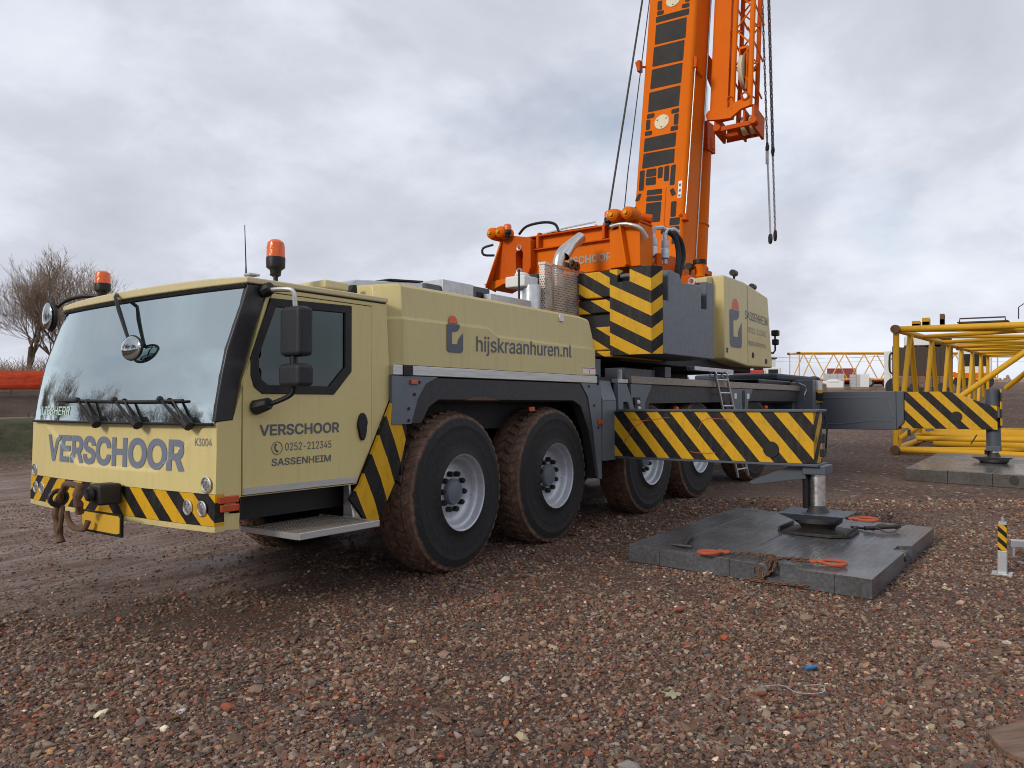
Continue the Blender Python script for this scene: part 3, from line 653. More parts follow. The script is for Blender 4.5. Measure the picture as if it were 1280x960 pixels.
part('beam_lamp', MB().box(5.33, 5.42, -3.80, -3.755, 1.16, 1.26).box(5.33, 5.42, -3.80, -3.755, 1.02, 1.10).tube([(5.5, -3.77, 1.45), (5.5, -3.79, 1.3), (5.5, -3.77, 1.02)], .012, 5), 'black', bm_, bevel=.008)
def jack(x, y, ztop, zpad, name_parent, zb):
    j = part('jack_collar', MB().box(x - .14, x + .14, y - .12, y + .12, ztop - .10, ztop), 'dark_blue', name_parent, bevel=.01)
    part('jack_rod', MB().cyl((x, y, zpad + .25), (x, y, ztop - .09), .078, 24), 'chrome', j)
    part('jack_guard', MB().box(x + .09, x + .12, y + .02, y + .12, zpad + .2, ztop - .1).cyl((x - .02, y + .115, zpad + .25), (x - .02, y + .115, ztop - .08), .035, 8), 'black', j)
    p = MB().lathe([(.07, .30), (.10, .25), (.12, .20), (.24, .17), (.24, .12), (.18, .08), (.16, .03), (.27, .02)], (x, y, zpad), 'z', 20)
    part('jack_foot', p, 'iron', j)
    u = MB().hexa([(x - .20, y - .20, zpad + .14), (x + .20, y - .20, zpad + .14), (x + .20, y + .20, zpad + .14), (x - .20, y + .20, zpad + .14)], [(x - .27, y - .33, zpad + .215), (x + .27, y - .33, zpad + .215), (x + .27, y + .35, zpad + .215), (x - .27, y + .35, zpad + .215)])
    part('foot_plate', u, 'dark_blue', j, bevel=.006)
    l = MB().prism([(x - .30, y - .20), (x - .18, y - .36), (x + .20, y - .36), (x + .30, y - .22), (x + .30, y + .22), (x + .18, y + .36), (x - .20, y + .36), (x - .30, y + .20)], zpad, zpad + .03, 'z')
    l.hexa([(x - .29, y - .19, zpad + .03), (x + .29, y - .19, zpad + .03), (x + .29, y + .19, zpad + .03), (x - .29, y + .19, zpad + .03)], [(x - .12, y - .10, zpad + .07), (x + .12, y - .10, zpad + .07), (x + .12, y + .10, zpad + .07), (x - .12, y + .10, zpad + .07)])
    for s in (-1, 1): l.box(x - .25, x + .25, y + s * .33 - .012, y + s * .33 + .012, zpad + .03, zpad + .07)
    part('base_plate', l, 'iron', j, bevel=.006)
    return j
jf = jack(5.45, -3.70, .93, .215, bm_, 0)
part('handle_bracket', MB().prism([(-3.60, .90), (-3.60, .78), (-3.42, .755), (-3.05, .69), (-2.98, .70), (-3.02, .735), (-3.42, .90)], 5.38, 5.41, 'x'), 'dark_blue', jf, bevel=.004)
# rear half: rail, skirts, plates
part('side_rail', MB().box(5.74, 13.15, -1.378, -1.30, 1.835, 1.935), 'alu_dirty', bevel=.006)
part('rear_deck', MB().box(4.95, 13.2, -1.30, 1.36, 1.84, 1.90), 'chassis')
part('rear_skirt', MB().prism([(6.2, 1.83), (6.12, 1.30), (6.3, 1.58), (9.0, 1.60), (9.25, 1.30), (9.3, 1.83)], -1.35, -1.30, 'y').prism([(10.0, 1.83), (10.05, 1.62), (11.2, 1.62), (13.0, 1.62), (13.0, 1.83)], -1.35, -1.30, 'y'), 'skirt', bevel=.006)
rp = part('rear_plate', MB().prism([(5.74, 1.83), (6.35, 1.83), (6.15, 1.60), (6.02, 1.1), (5.80, 1.1)], -1.365, -1.33, 'y'), 'grey', bevel=.004)
part('control_box', MB().box(5.80, 5.96, -1.39, -1.365, 1.44, 1.66), 'black', rp, bevel=.006)
part('control_knob', MB().ball((5.88, -1.395, 1.60), .03, 5).ball((5.90, -1.395, 1.52), .028, 5), 'sticker', rp)
part('side_marker', MB().box(5.82, 5.98, -1.39, -1.365, 1.30, 1.38), 'red_lens', rp, bevel=.01); part('marker_strip', MB().box(5.82, 5.98, -1.389, -1.365, 1.255, 1.285), 'sticker', rp)
rp2 = part('rear_plate', MB().prism([(9.25, 1.83), (10.35, 1.83), (10.1, 1.62), (10.0, 1.25), (9.35, 1.25)], -1.365, -1.33, 'y'), 'grey', bevel=.004)
part('plate_sticker', MB().box(9.42, 9.52, -1.370, -1.365, 1.66, 1.75).box(10.02, 10.14, -1.370, -1.365, 1.66, 1.75), 'sticker', rp2); part('plate_slot', MB().prism([(9.80, 1.80), (9.92, 1.80), (9.92, 1.54), (9.86, 1.48), (9.80, 1.54)], -1.371, -1.365, 'y'), 'black', rp2)
part('rear_liner', MB().box(5.7, 13.1, -.66, -.62, .8, 1.84).box(5.7, 13.1, -1.3, -.6, 1.60, 1.66), 'chassis')
for x in (7.25, 11.2): part('side_marker', MB().ball((x, -1.29, 1.5), .055, 6), 'red_lens', rp)
# ladder
ld = MB(); A, B = Vector((8.45, -1.42, 2.03)), Vector((9.12, -1.52, .40)); wv = Vector((.42, -.02, 0))
for o_ in (Vector(), wv): ld.tube([A + o_ * 1., B + o_], .022, 6)
lad = part('ladder', ld, 'alu')
for i in range(8):
    t = (i + .4) / 8; part('rung', MB().cyl(A.lerp(B, t), A.lerp(B, t) + wv, .016, 8), 'alu', lad)
for o_ in (Vector(), wv): part('ladder_hook', MB().torus(A + o_ + Vector((0, .03, .0)), (1, 0, 0), .05, .016, 12, 6), 'galv', lad)
# things at the tail
part('rear_outrigger_post', MB().box(13.2, 13.75, -1.62, -1.28, 1.2, 2.06), 'grey', bevel=.015)
part('tail_box', MB().box(13.0, 14.2, -1.28, 1.3, .95, 1.86), 'dark_blue', bevel=.02)
part('post_sign', MB().box(13.56, 13.66, -1.625, -1.62, 1.90, 2.04).box(13.45, 13.76, -1.66, -1.622, 1.86, 2.05), 'sticker')
part('post_hazard', MB().box(13.42, 13.76, -1.665, -1.622, 1.60, 1.85), 'stripe_slab')
part('tail_hose', MB().tube([(13.15, -1.35, 2.0), (13.1, -1.5, 1.93), (13.15, -1.5, 1.85), (13.08, -1.48, 1.75), (13.14, -1.47, 1.62)], .012, 6), 'galv')
# rear outrigger, near side
rs = part('outrigger_sleeve', MB().box(13.75, 14.25, -3.05, -1.2, 1.05, 1.82).prism([(-3.05, 1.05), (-3.05, 1.82), (-3.19, 1.82), (-3.19, 1.22)], 13.75, 14.25, 'x'), 'dark_blue', bevel=.012)
part('sleeve_seam', MB().tube([(13.745, -1.5, 1.70), (13.745, -2.85, 1.70), (13.745, -2.93, 1.60), (13.745, -2.99, 1.3)], .012, 5).tube([(13.745, -1.5, 1.17), (13.745, -2.0, 1.16), (13.745, -2.6, 1.24), (13.745, -2.95, 1.24)], .012, 5), 'grey', rs)
rb = part('outrigger_beam', MB().prism([(-3.0, 1.09), (-3.0, 1.80), (-3.95, 1.80), (-4.60, 1.54), (-4.74, 1.52), (-4.74, 1.08)], 13.80, 14.2, 'x'), ['stripe_rear_beam'], bevel=.006)
part('beam_plug', MB().cyl((13.799, -4.08, 1.32), (13.79, -4.08, 1.32), .10, 20), 'black', rb)
cl = part('jack_cylinder', MB().cyl((14.0, -4.66, .70), (14.0, -4.66, 1.84), .12, 16).box(13.82, 14.18, -4.78, -4.54, 1.3, 1.5), 'dark_blue', rb, bevel=.01)
part('post_hazard', MB().box(13.84, 14.16, -4.80, -4.785, 1.12, 1.84), 'stripe_slab', rb)
jack(14.0, -4.66, .78, .50 - .14, rb, 0)
part('beam_hook', MB().tube([(13.9, -3.25, 1.06), (13.9, -3.25, .94)], .03, 6).tube([(13.9, -4.4, .98), (13.9, -4.3, .80)], .012, 5), 'iron', rb)
# far side beams
part('outrigger_beam', MB().box(5.28, 5.62, .6, 3.7, .945, 1.485), 'dark_blue', bevel=.01); part('outrigger_beam', MB().box(13.8, 14.2, 1.2, 4.6, 1.09, 1.80), 'dark_blue', bevel=.01)
# far side hood rail and skirt, plain
part('far_side_panel', MB().box(1.5, 13.1, 1.33, 1.372, 1.60, 1.92).box(1.47, 2.2, 1.2, 1.36, 1.3, 1.9), 'grey', bevel=.006)

# --- wheels
def tyre_mesh():
    b = MB(); Wt = .44
    prof = [(.355, -.03), (.39, -.012), (.40, -.006), (.415, -.002), (.50, .004), (.515, .0005), (.53, .004), (.60, .0), (.612, -.004), (.624, .001), (.675, .012), (.715, .035), (.728, .075), (.732, .15), (.734, .22), (.732, .29), (.728, .365), (.715, .405), (.675, .428), (.5, .436), (.355, .40)]
    b.lathe([(r, y - .0) for r, y in prof], (0, 0, 0), 'y', 72)
    n = 44
    for k in range(n):
        for row, (ya, yb, tw, ph) in enumerate(((.022, .105, .62, 0), (.118, .215, .66, .5), (.225, .322, .66, 0), (.335, .418, .62, .5))):
            a0 = 2 * PI * (k + ph) / n; da = 2 * PI / n * tw / 2; sk = (.10 if row in (0, 2) else -.10) * .6
            r0 = .69; r1 = .750 if row in (1, 2) else .743
            def P_(a, y, r): return (math.cos(a) * r, y, math.sin(a) * r)
            ra = .716 if row == 0 else r1; rb_ = .716 if row == 3 else r1
            b.hexa([P_(a0 - da, ya, r0), P_(a0 + da, ya, r0), P_(a0 + da + sk, yb, r0), P_(a0 - da + sk, yb, r0)],
                   [P_(a0 - da * .86, ya + .005, ra), P_(a0 + da * .86, ya + .005, ra), P_(a0 + da * .86 + sk, yb - .005, rb_), P_(a0 - da * .86 + sk, yb - .005, rb_)])
    return b.mesh('tyre', 'tyre', 32)
TY = tyre_mesh()
RIM = MB().lathe([(.362, .03), (.368, -.004), (.366, -.022), (.352, -.026), (.340, -.018), (.334, .01), (.328, .035), (.310, .040), (.303, .050), (.297, .085), (.280, .120), (.250, .135), (.225, .133), (.205, .118), (.120, .116)], (0, 0, 0), 'y', 48).mesh('rim', 'rim', 40)
HUB = MB().lathe([(.122, .118), (.120, .078), (.110, .066), (.104, .068), (.085, .062), (.06, .056), (.001, .054)], (0, 0, 0), 'y', 28).mesh('hub_cap', 'hub', 40)
NUT = MB().lathe([(.026, .12), (.026, .076), (.020, .066), (.001, .066)], (0, 0, 0), 'y', 8).mesh('lug_nut', 'black', 40)
VAL = MB().tube([(.285, .11, -.05), (.31, .04, -.10)], .006, 5).mesh('valve', 'black')
def wheel(x, y, z, rz=0, flip=False, spin=0):
    w = bpy.data.objects.new('wheel', None); COL.objects.link(w); w.parent = CR; w.location = (x, y, z); w.rotation_euler = (0, 0, R(rz) + (PI if flip else 0)); w.rotation_mode = 'XYZ'
    obj('tyre', TY, w, rot=(0, spin, 0)); r = obj('rim', RIM, w); obj('hub_cap', HUB, w); obj('valve', VAL, w)
    for k in range(10):
        a = 2 * PI * k / 10 + spin; obj('lug_nut', NUT, w, (math.cos(a) * .170, 0, math.sin(a) * .170))
for x, z, st_a in ((2.45, .765, 4.6), (4.05, .80, 2.0), (6.4, .855, 0), (8.05, .895, 0), (10.6, .955, -2)):
    wheel(x, -1.315, z, st_a, spin=x); wheel(x, 1.315, z - .04, st_a, True, spin=x * 1.7)

# --- slewing superstructure
part('slewing_ring', MB().lathe([(.95, 1.88), (.95, 2.04), (.88, 2.06), (.88, 2.20), (.001, 2.20)], (8.3, 0, 0), 'z', 36), 'chassis')
part('superstructure_frame', MB().box(6.0, 11.0, -1.1, 1.1, 2.14, 2.40).box(7.6, 9.2, -1.32, -.6, 2.06, 2.13), 'chassis', bevel=.01)
part('deck_plate', MB().box(7.7, 9.3, -1.40, -.9, 2.07, 2.13), 'galv', bevel=.005)
part('deck_fitting', MB().box(6.9, 7.1, -1.3, -1.1, 1.94, 2.10).box(5.9, 6.8, -1.2, -.9, 1.9, 2.05), 'dark_blue', bevel=.01)
# counterweight: chevron block with grey flank, stack of slabs behind
cw = MB(); zb, zt = 2.195, 3.285
cw.prism([(-1.138, zb), (-1.138, zt), (-1.248, zt), (-1.248, 3.12), (-1.422, 3.12), (-1.422, zt), (-1.715, zt), (-1.715, zb)], 5.62, 5.765, 'x')
cw.prism([(5.6205, -1.7155), (5.766, -1.7155), (5.766, -1.80)], zb, zt, 'z')
part('counterweight_face', cw, 'stripe_weight', smooth=30)
side = [(5.768, zb), (5.768, 2.87), (5.93, 2.87), (5.93, 3.26), (6.02, 3.27), (6.29, 3.255), (6.36, 3.155), (7.0, 3.20), (7.0, 2.875), (7.19, 2.885), (7.19, 3.275), (7.46, 3.28), (7.46, 2.20)]
bl = MB().prism(side, -1.80, -1.60, 'y').prism([(5.768, zb), (5.768, 3.25), (6.3, 3.25), (6.36, 3.12), (7.46, 3.19), (7.46, 2.20)], -1.598, -1.14, 'y')
part('counterweight_block', bl, 'weight', bevel=.015)
part('lifting_eye', MB().torus((7.1, -1.62, 3.28), (1, 0, 0), .045, .018, 12, 6), 'galv'); part('slot_pin', MB().cyl((5.70, -1.26, 3.20), (5.70, -1.41, 3.20), .03, 10), 'dark_blue')
for z0, z1 in ((2.955, 3.30), (2.60, 2.93), (2.27, 2.575), (2.18, 2.262)):
    s_ = MB().prism([(5.70, -1.125), (5.70, -.62), (7.2, -.62), (7.2, -1.125)], z0 + (.15 if z0 == 2.60 else 0), z1, 'z')
    part('counterweight_slab', s_, 'stripe_slab', bevel=.02)
part('slab_core', MB().box(5.75, 7.1, -1.1, -.62, 2.2, 3.28), 'black')
# cross frame carrying the letters, with an end post at either side
fb = MB().box(6.16, 6.55, -1.0, .62, 3.40, 3.80).box(6.20, 6.5, -1.0, .62, 3.80, 3.99)
frame = part('cross_frame', fb, 'orange', bevel=.008)
part('frame_flange', MB().box(6.10, 6.6, -1.0, .62, 3.795, 3.815).box(6.12, 6.6, -1.0, .60, 3.99, 4.01).box(6.12, 6.6, -1.0, .62, 3.385, 3.40), 'orange_dark', frame, bevel=.003)
for y in (-.78, -.92, .30): part('frame_lug', MB().prism([(6.10, 3.82), (6.10, 3.99), (6.14, 4.05), (6.22, 4.05), (6.22, 3.82)], y - .02, y + .02, 'y'), 'orange_dark', frame, bevel=.004)
lettering('VERSCHOOR', lambda u, v: (6.155, .02 - u, 3.52 + v), .90, .115, 'letter_grey', frame, .03)
part('frame_grating', MB().box(6.2, 6.6, -.6, .35, 4.04, 4.06).tube([(6.2, .3, 4.03), (6.2, -.1, 4.07), (6.2, -.6, 4.09)], .012, 5), 'galv', frame)
# left (far) post with slot
lp = MB(); slot = [(.56 + .065 * math.cos(a), 3.66 + (.09 if math.sin(a) > 0 else -.09) + .065 * math.sin(a)) for a in [2 * PI * k / 20 + .01 for k in range(20)]]
lp.prism([(1.02, 3.42), (.92, 3.97), (.70, 4.04), (.42, 3.98), (.36, 3.93), (.36, 3.55), (.42, 3.42), (.80, 3.38)], 6.02, 6.42, 'x', holes=[slot])
pl_ = part('end_post', lp, 'orange_dark', bevel=.01)
part('post_web', MB().hexa([(5.80, 1.02, 3.28), (6.3, 1.20, 3.28), (6.3, 1.16, 3.36), (5.80, .98, 3.36)], [(6.0, .90, 3.96), (6.3, .95, 3.96), (6.3, .90, 3.97), (6.0, .86, 3.97)]).prism([(1.0, 3.26), (1.16, 3.36), (.90, 3.40), (.40, 3.40), (.42, 3.34), (.8, 3.33)], 5.95, 6.45, 'x'), 'orange', pl_, bevel=.006)
part('slot_rim', MB().torus((6.015, .56, 3.84), (1, 0, 0), .035, .010, 12, 5).torus((6.015, .56, 3.50), (1, 0, 0), .04, .012, 12, 5), 'galv', pl_)
part('post_cylinder', MB().cyl((6.25, .66, 2.6), (6.25, .66, 3.38), .075, 16), 'chrome', pl_); part('post_piston', MB().cyl((6.35, .52, 3.18), (6.35, .52, 3.40), .06, 12), 'orange_dark', pl_)
def knobs(x, ys, z, parent):
    for y in ys:
        k_ = MB().tube([(x + .10, y, z), (x - .05, y, z), (x - .14, y, z), (x - .17, y, z)], [.09, .095, .08, .05], 14); o = part('cylinder_head', k_, 'orange', parent)
        part('cylinder_bolt', MB().cyl((x - .165, y, z), (x - .20, y, z), .028, 6), 'yellow', o)
knobs(6.0, (.95, .80), 4.08, pl_)
beacon((5.95, .72, 3.98), .062, .16, pl_, .06)
part('post_hose', MB().tube([(6.1, .62, 4.06), (6.1, .48, 4.16), (6.15, .22, 4.19), (6.2, .06, 4.15), (6.2, -.01, 4.02)], .02, 8, sm=4), 'black', pl_)
part('post_hose', MB().tube([(6.0, 1.0, 3.78), (5.95, 1.16, 3.80), (5.95, 1.17, 3.90), (6.0, 1.02, 3.94)], .018, 8, sm=3), 'black', pl_)
# right (near) post
rp_ = MB().box(6.04, 6.42, -1.36, -1.10, 3.38, 3.95)
rp_.prism([(-.93, 3.38), (-.93, 3.86), (-1.10, 3.93), (-1.19, 3.38)], 6.0, 6.35, 'x')
pr = part('end_post', rp_, 'orange', bevel=.01)
part('post_web', MB().prism([(-1.10, 3.94), (-1.125, 3.94), (-1.215, 3.40), (-1.19, 3.38)], 5.93, 6.1, 'x'), 'orange', pr, bevel=.003)
knobs(6.02, (-1.04, -1.25), 4.06, pr)
part('post_cap', MB().box(6.05, 6.4, -1.37, -.95, 3.952, 3.985).tube([(6.2, -1.0, 4.0), (6.3, -1.15, 4.10), (6.4, -1.36, 4.05)], .07, 8), 'orange_dark', pr, bevel=.01)
beacon((5.98, -.93, 3.92), .06, .17, pr, .06)
part('steel_hose', MB().tube([(5.96, -.97, 3.93), (5.95, -1.10, 3.94), (5.95, -1.25, 3.92), (6.0, -1.38, 3.86), (6.1, -1.43, 3.74)], .026, 10, sm=4), 'galv', pr)
# hydraulic couplings and hoses beside the post
hy = MB()
for x, y in ((6.55, -1.30), (6.75, -1.38)):
    hy.lathe([(.001, 3.50), (.035, 3.50), (.035, 3.56), (.06, 3.58), (.06, 3.70), (.05, 3.72), (.055, 3.74), (.055, 3.82), (.035, 3.84), (.03, 3.92)], (x, y, 0), 'z', 12)
    hy.tube([(x, y, 3.9), (x + .02, y - .02, 3.97), (x + .16, y - .06, 4.0), (x + .24, y - .10, 3.96)], .032, 8)
cp = part('hydraulic_coupling', hy, 'galv')
hs = MB()
for dx in (0, .16): hs.tube([(6.79 + dx, -1.40, 3.96), (6.92 + dx, -1.46, 3.88), (6.98 + dx, -1.48, 3.66), (6.92 + dx * .5, -1.48, 3.40), (6.92 + dx * .5, -1.46, 3.28)], .038, 10, sm=4)
part('hydraulic_hose', hs, 'rubber', cp)
part('hose_bracket', MB().tube([(6.4, -1.35, 3.45), (6.65, -1.45, 3.30), (6.8, -1.45, 3.22), (6.9, -1.45, 3.2)], .035, 8).tube([(6.5, -1.4, 3.6), (6.5, -1.4, 3.2)], .05, 8), 'orange_dark', cp)
# turret side plates the boom foot sits in
tp = [(6.6, 2.40), (6.6, 3.45), (7.6, 3.66), (8.6, 4.0), (9.1, 4.02), (9.9, 3.80), (10.3, 3.6), (10.9, 3.2), (10.9, 2.40)]
for s in (-1, 1): part('turret_plate', MB().prism(tp, s * .52, s * .60, 'y'), 'orange_dark', bevel=.012)
part('turret_body', MB().box(6.56, 8.2, -.5, .5, 2.4, 3.3).cyl((9.0, -.66, 3.45), (9.0, .66, 3.45), .16, 18).box(8.1, 8.25, -1.2, -.6, 2.4, 3.55), 'orange_dark', bevel=.01)
part('winch_drum', MB().lathe([(.30, -.45), (.30, -.40), (.22, -.39), (.22, .39), (.30, .40), (.30, .45)], (7.4, 0, 3.45), 'y', 28), 'iron')
pp = MB()
for k in range(5): pp.tube([(7.2 + k * .22, -.64, 3.35 - k * .04), (7.5 + k * .25, -.70, 3.5 - k * .05), (8.2 + k * .2, -.72, 3.2 + k * .05), (8.6 + k * .2, -.66, 2.6)], .03, 6)
part('pipework', pp, 'orange_dark')
# cream housing with logo
hs_ = MB()
S_ = [(8.93, 2.30), (8.93, 3.645), (9.84, 3.645), (11.10, 3.515), (11.33, 2.235), (10.0, 2.215)]
def hring(x, z0, z1, yo): return (x, z0, z1, yo)
vv = []
ring = [(8.90, 2.33, 3.64), (9.84, 2.225, 3.645), (11.10, 2.23, 3.515), (11.33, 2.235, 2.95)]
hs_.prism(S_, -1.40, .1, 'y')
house = part('engine_housing', hs_, 'cream_dusty', bevel=.03)
part('housing_seam', MB().box(9.99, 10.0, -1.402, -1.39, 2.25, 3.61), 'black', house)
part('housing_chamfer', MB().prism([(8.7, 2.42), (8.7, 3.60), (8.928, 3.645), (8.928, 2.30)], -1.20, -.1, 'y'), 'cream_dusty', house, bevel=.02)
part('housing_vent', MB().prism([(8.62, 2.62), (8.695, 2.62), (8.695, 3.05), (8.62, 3.05)], -1.22, -1.05, 'y'), 'dark_blue', house, bevel=.02)
cup(9.14, 2.50, .56, .395, lambda a, b: (a, -1.4035, b), house)
lettering('SASSENHEIM', near(9.87, 3.02, -1.4035, -.03), 1.18, .15, 'letter', house, .0)
lettering('0252-212345', near(10.02, 2.80, -1.4035, -.02), .95, .10, 'letter_grey', house, .0)
lettering('hijskraanhuren.nl', near(10.02, 2.56, -1.4035, -.01), .95, .12, 'letter_grey', house, .0)
pt = MB()
for k in range(4): pt.prism([(9.02 + .045 * math.cos(k * PI / 2 + a), 2.44 + .045 * math.sin(k * PI / 2 + a)) for a in (0.1, .8, 1.1)] + [(9.02, 2.44)], -1.4035, -1.4, 'y')
part('lifting_mark', pt, 'black', house)
for x in (10.25, 10.95): part('housing_hole', MB().cyl((x, -1.41, 2.36 - (.02 if x > 10.5 else -.06)), (x, -1.40, 2.36 - (.02 if x > 10.5 else -.06)), .05, 12), 'black', house)
def spot(x, y, z, r=.055, parent=house):
    o = part('work_light', MB().tube([(x - .05, y, z), (x + .09, y, z), (x + .13, y, z)], [r, r, r * .6], 12).cyl((x + .03, y, z - .14), (x + .03, y, z), .018, 6), 'black', parent)
    part('lens', MB().cyl((x + .131, y, z), (x + .135, y, z), r * .55, 12), 'lens', o)
spot(9.75, -1.25, 3.80); spot(10.7, -1.25, 3.68); spot(8.72, -.9, 3.80)
part('filler_pipe', MB().tube([(8.9, -1.0, 3.64), (8.9, -1.0, 3.86)], .08, 12), 'orange', house)
part('filler_pipe', MB().tube([(8.95, -.62, 3.62), (8.95, -.62, 3.82)], .075, 12), 'orange', house)
part('filler_cap', MB().cyl((8.9, -1.0, 3.86), (8.9, -1.0, 3.92), .11, 14).cyl((8.95, -.62, 3.82), (8.95, -.62, 3.88), .10, 14), 'black', house)
cb = part('camera_bracket', MB().tube([(11.3, -1.30, 2.56), (11.55, -1.34, 2.52), (11.62, -1.36, 2.58), (11.62, -1.36, 2.95)], .018, 6), 'black', house)
part('camera', MB().box(11.57, 11.68, -1.42, -1.31, 2.68, 2.79).box(11.56, 11.69, -1.43, -1.30, 2.85, 2.96), 'black', cb, bevel=.02)
# exhaust behind the hood
sh = part('perforated_shield', MB().box(4.93, 5.10, -.602, -.598, 2.3, 3.32).add([(4.93, -.6, 2.3), (4.93, -.52, 2.3), (4.93, -.52, 3.33), (4.93, -.6, 3.33)], [(0, 1, 2, 3)]).add([(5.10, -.6, 2.3), (6.06, -.6, 2.3), (6.06, -.6, 3.32), (5.10, -.6, 3.32)], [(0, 1, 2, 3)]), 'perf', smooth=0)
part('shield_edge', MB().box(5.085, 5.115, -.615, -.595, 2.3, 3.33).box(4.92, 6.07, -.615, -.596, 3.315, 3.35).box(6.05, 6.08, -.615, -.595, 2.3, 3.35).box(4.92, 4.94, -.6, -.51, 3.32, 3.35), 'steel', sh)
part('muffler', MB().box(5.0, 6.0, -.46, -.20, 2.3, 3.24), 'chassis', sh, bevel=.06)
part('exhaust_pipe', MB().tube([(5.40, -.50, 3.1), (5.40, -.50, 3.36), (5.42, -.51, 3.48), (5.48, -.53, 3.57), (5.60, -.56, 3.66), (5.80, -.61, 3.80)], .078, 20, cap=False, sm=4).tube([(5.80, -.61, 3.80), (5.60, -.59, 3.66), (5.46, -.57, 3.5)], .066, 12, cap=False), 'steel', sh)
part('pipe_clamp', MB().torus((5.55, -.62, 3.40), (0, 1, .2), .05, .02, 12, 6).torus((5.68, -.62, 3.40), (0, 1, -.2), .045, .018, 12, 6).box(5.4, 5.75, -.6, -.55, 3.36, 3.42), 'rust', sh)
part('canister', MB().lathe([(.001, 3.05), (.10, 3.05), (.11, 3.03), (.11, 2.70), (.115, 2.69), (.115, 2.66), (.11, 2.65), (.11, 2.3)], (4.80, -.50, 0), 'z', 20), 'galv')
part('filter_housing', MB().box(4.64, 4.95, -.50, -.2, 3.02, 3.16).ball((4.8, -.35, 3.18), .09, 6, (1.4, 1, .5)), 'white', bevel=.02)
part('cable_post', MB().cyl((4.52, -.5, 2.6), (4.52, -.5, 3.2), .014, 6), 'black')
# boxes and rails on the deck behind the hood
part('deck_locker', MB().prism([(1.62, 1.9), (1.62, 2.64), (1.80, 2.72), (2.68, 2.80), (2.75, 1.9)], -.62, -.25, 'y'), 'galv', bevel=.01)
part('locker_lid', MB().prism([(2.2, 2.765), (2.68, 2.805), (2.68, 2.82), (2.2, 2.78)], -.63, -.24, 'y'), 'black')
part('deck_box', MB().box(3.22, 3.75, -.42, .6, 1.9, 2.93), 'galv', bevel=.01); part('deck_box', MB().box(3.752, 4.05, -.42, .6, 1.9, 2.92).box(2.97, 3.215, -.4, .2, 1.9, 2.86), 'dark_blue', bevel=.012)
part('box_opening', MB().box(3.80, 3.92, -.425, -.418, 2.70, 2.86), 'black')
part('deck_channel', MB().box(3.9, 5.0, -.55, -.44, 2.62, 2.84), 'galv', bevel=.006)
part('blue_tarpaulin', MB().box(12.9, 16.2, -1.0, .8, 2.06, 2.20).ball((16.0, -.9, 2.14), .13, 6, (1.5, 1.2, .7)), 'tarp', bevel=.05)
part('deck_load', MB().box(14.6, 16.4, -1.1, .6, 1.8, 2.06), 'tan', bevel=.04)
part('deck_frame', MB().box(13.2, 16.3, -1.15, 1.2, 1.74, 1.79).box(13.3, 13.5, -1.2, -1.0, 1.8, 2.02).box(13.9, 14.05, -1.2, -1.0, 1.8, 2.05).tube([(14.0, -1.2, 1.8), (14.0, -1.25, 2.04), (13.6, -1.25, 2.06)], .02, 5), 'alu_dirty', bevel=.01)
part('deck_cover', MB().box(11.3, 13.3, -1.15, -.62, 1.91, 2.04), 'black', bevel=.03)

# --- boom: base section, slightly off vertical; local frame u along, y across, w towards the tail
BD = Vector((.163, 0, .9866)); BW = Vector((.9866, 0, -.163)); B0 = Vector((9.38, 0, 4.46))
def bp(s, y, w=0): return B0 + BD * s + BW * w + Vector((0, y, 0))
hw = .47; sec = [(-.43, 0), (.43, 0), (.47, .03), (.485, .09), (.485, .62)] + [(.485 * math.cos(a), .62 + .40 * math.sin(a)) for a in np.linspace(0, PI, 13)[1:-1]] + [(-.485, .62), (-.485, .09), (-.47, .03)]
bo = MB(); n = len(sec); L0, L1 = -1.35, 13.5
bo.add([bp(L0, y, w) for y, w in sec] + [bp(L1, y, w) for y, w in sec], [(i, (i + 1) % n, n + (i + 1) % n, n + i) for i in range(n)] + [tuple(range(n - 1, -1, -1)), tuple(range(n, 2 * n))])
boom = part('boom', bo, 'orange', smooth=40)
def rounded(q, r=.02):
    out = []; m = len(q)
    for i in range(m):
        p, a, b = Vector(q[i]), Vector(q[i - 1]), Vector(q[(i + 1) % m])
        da = (a - p).normalized() * r; db = (b - p).normalized() * r
        out += [p + da, p + (da + db) * .29, p + db]
    return out
def pad(q, name='grip_mat', mat=None, h=.006, r=.018):
    q = rounded(q, r); m = MB(); k = len(q)
    m.add([bp(s, y, -h) for y, s in q] + [bp(s, y, .002) for y, s in q], [tuple(range(k))] + [(i, (i + 1) % k, k + (i + 1) % k, k + i) for i in range(k)])
    part(name, m, mat or 'grip', boom, smooth=0)
def grip():
    n = NT('anti_slip_mat'); k = n.noise(160, 3); n.bump(k, .5, .004)
    b = n.noise(3, 5, .7); return n.set(Base_Color=n.mix(n.ramp(b, [(.4, 0), (.75, .7)]), (.024, .023, .022), (.045, .037, .031)), Roughness=.85)
M['grip'] = grip()
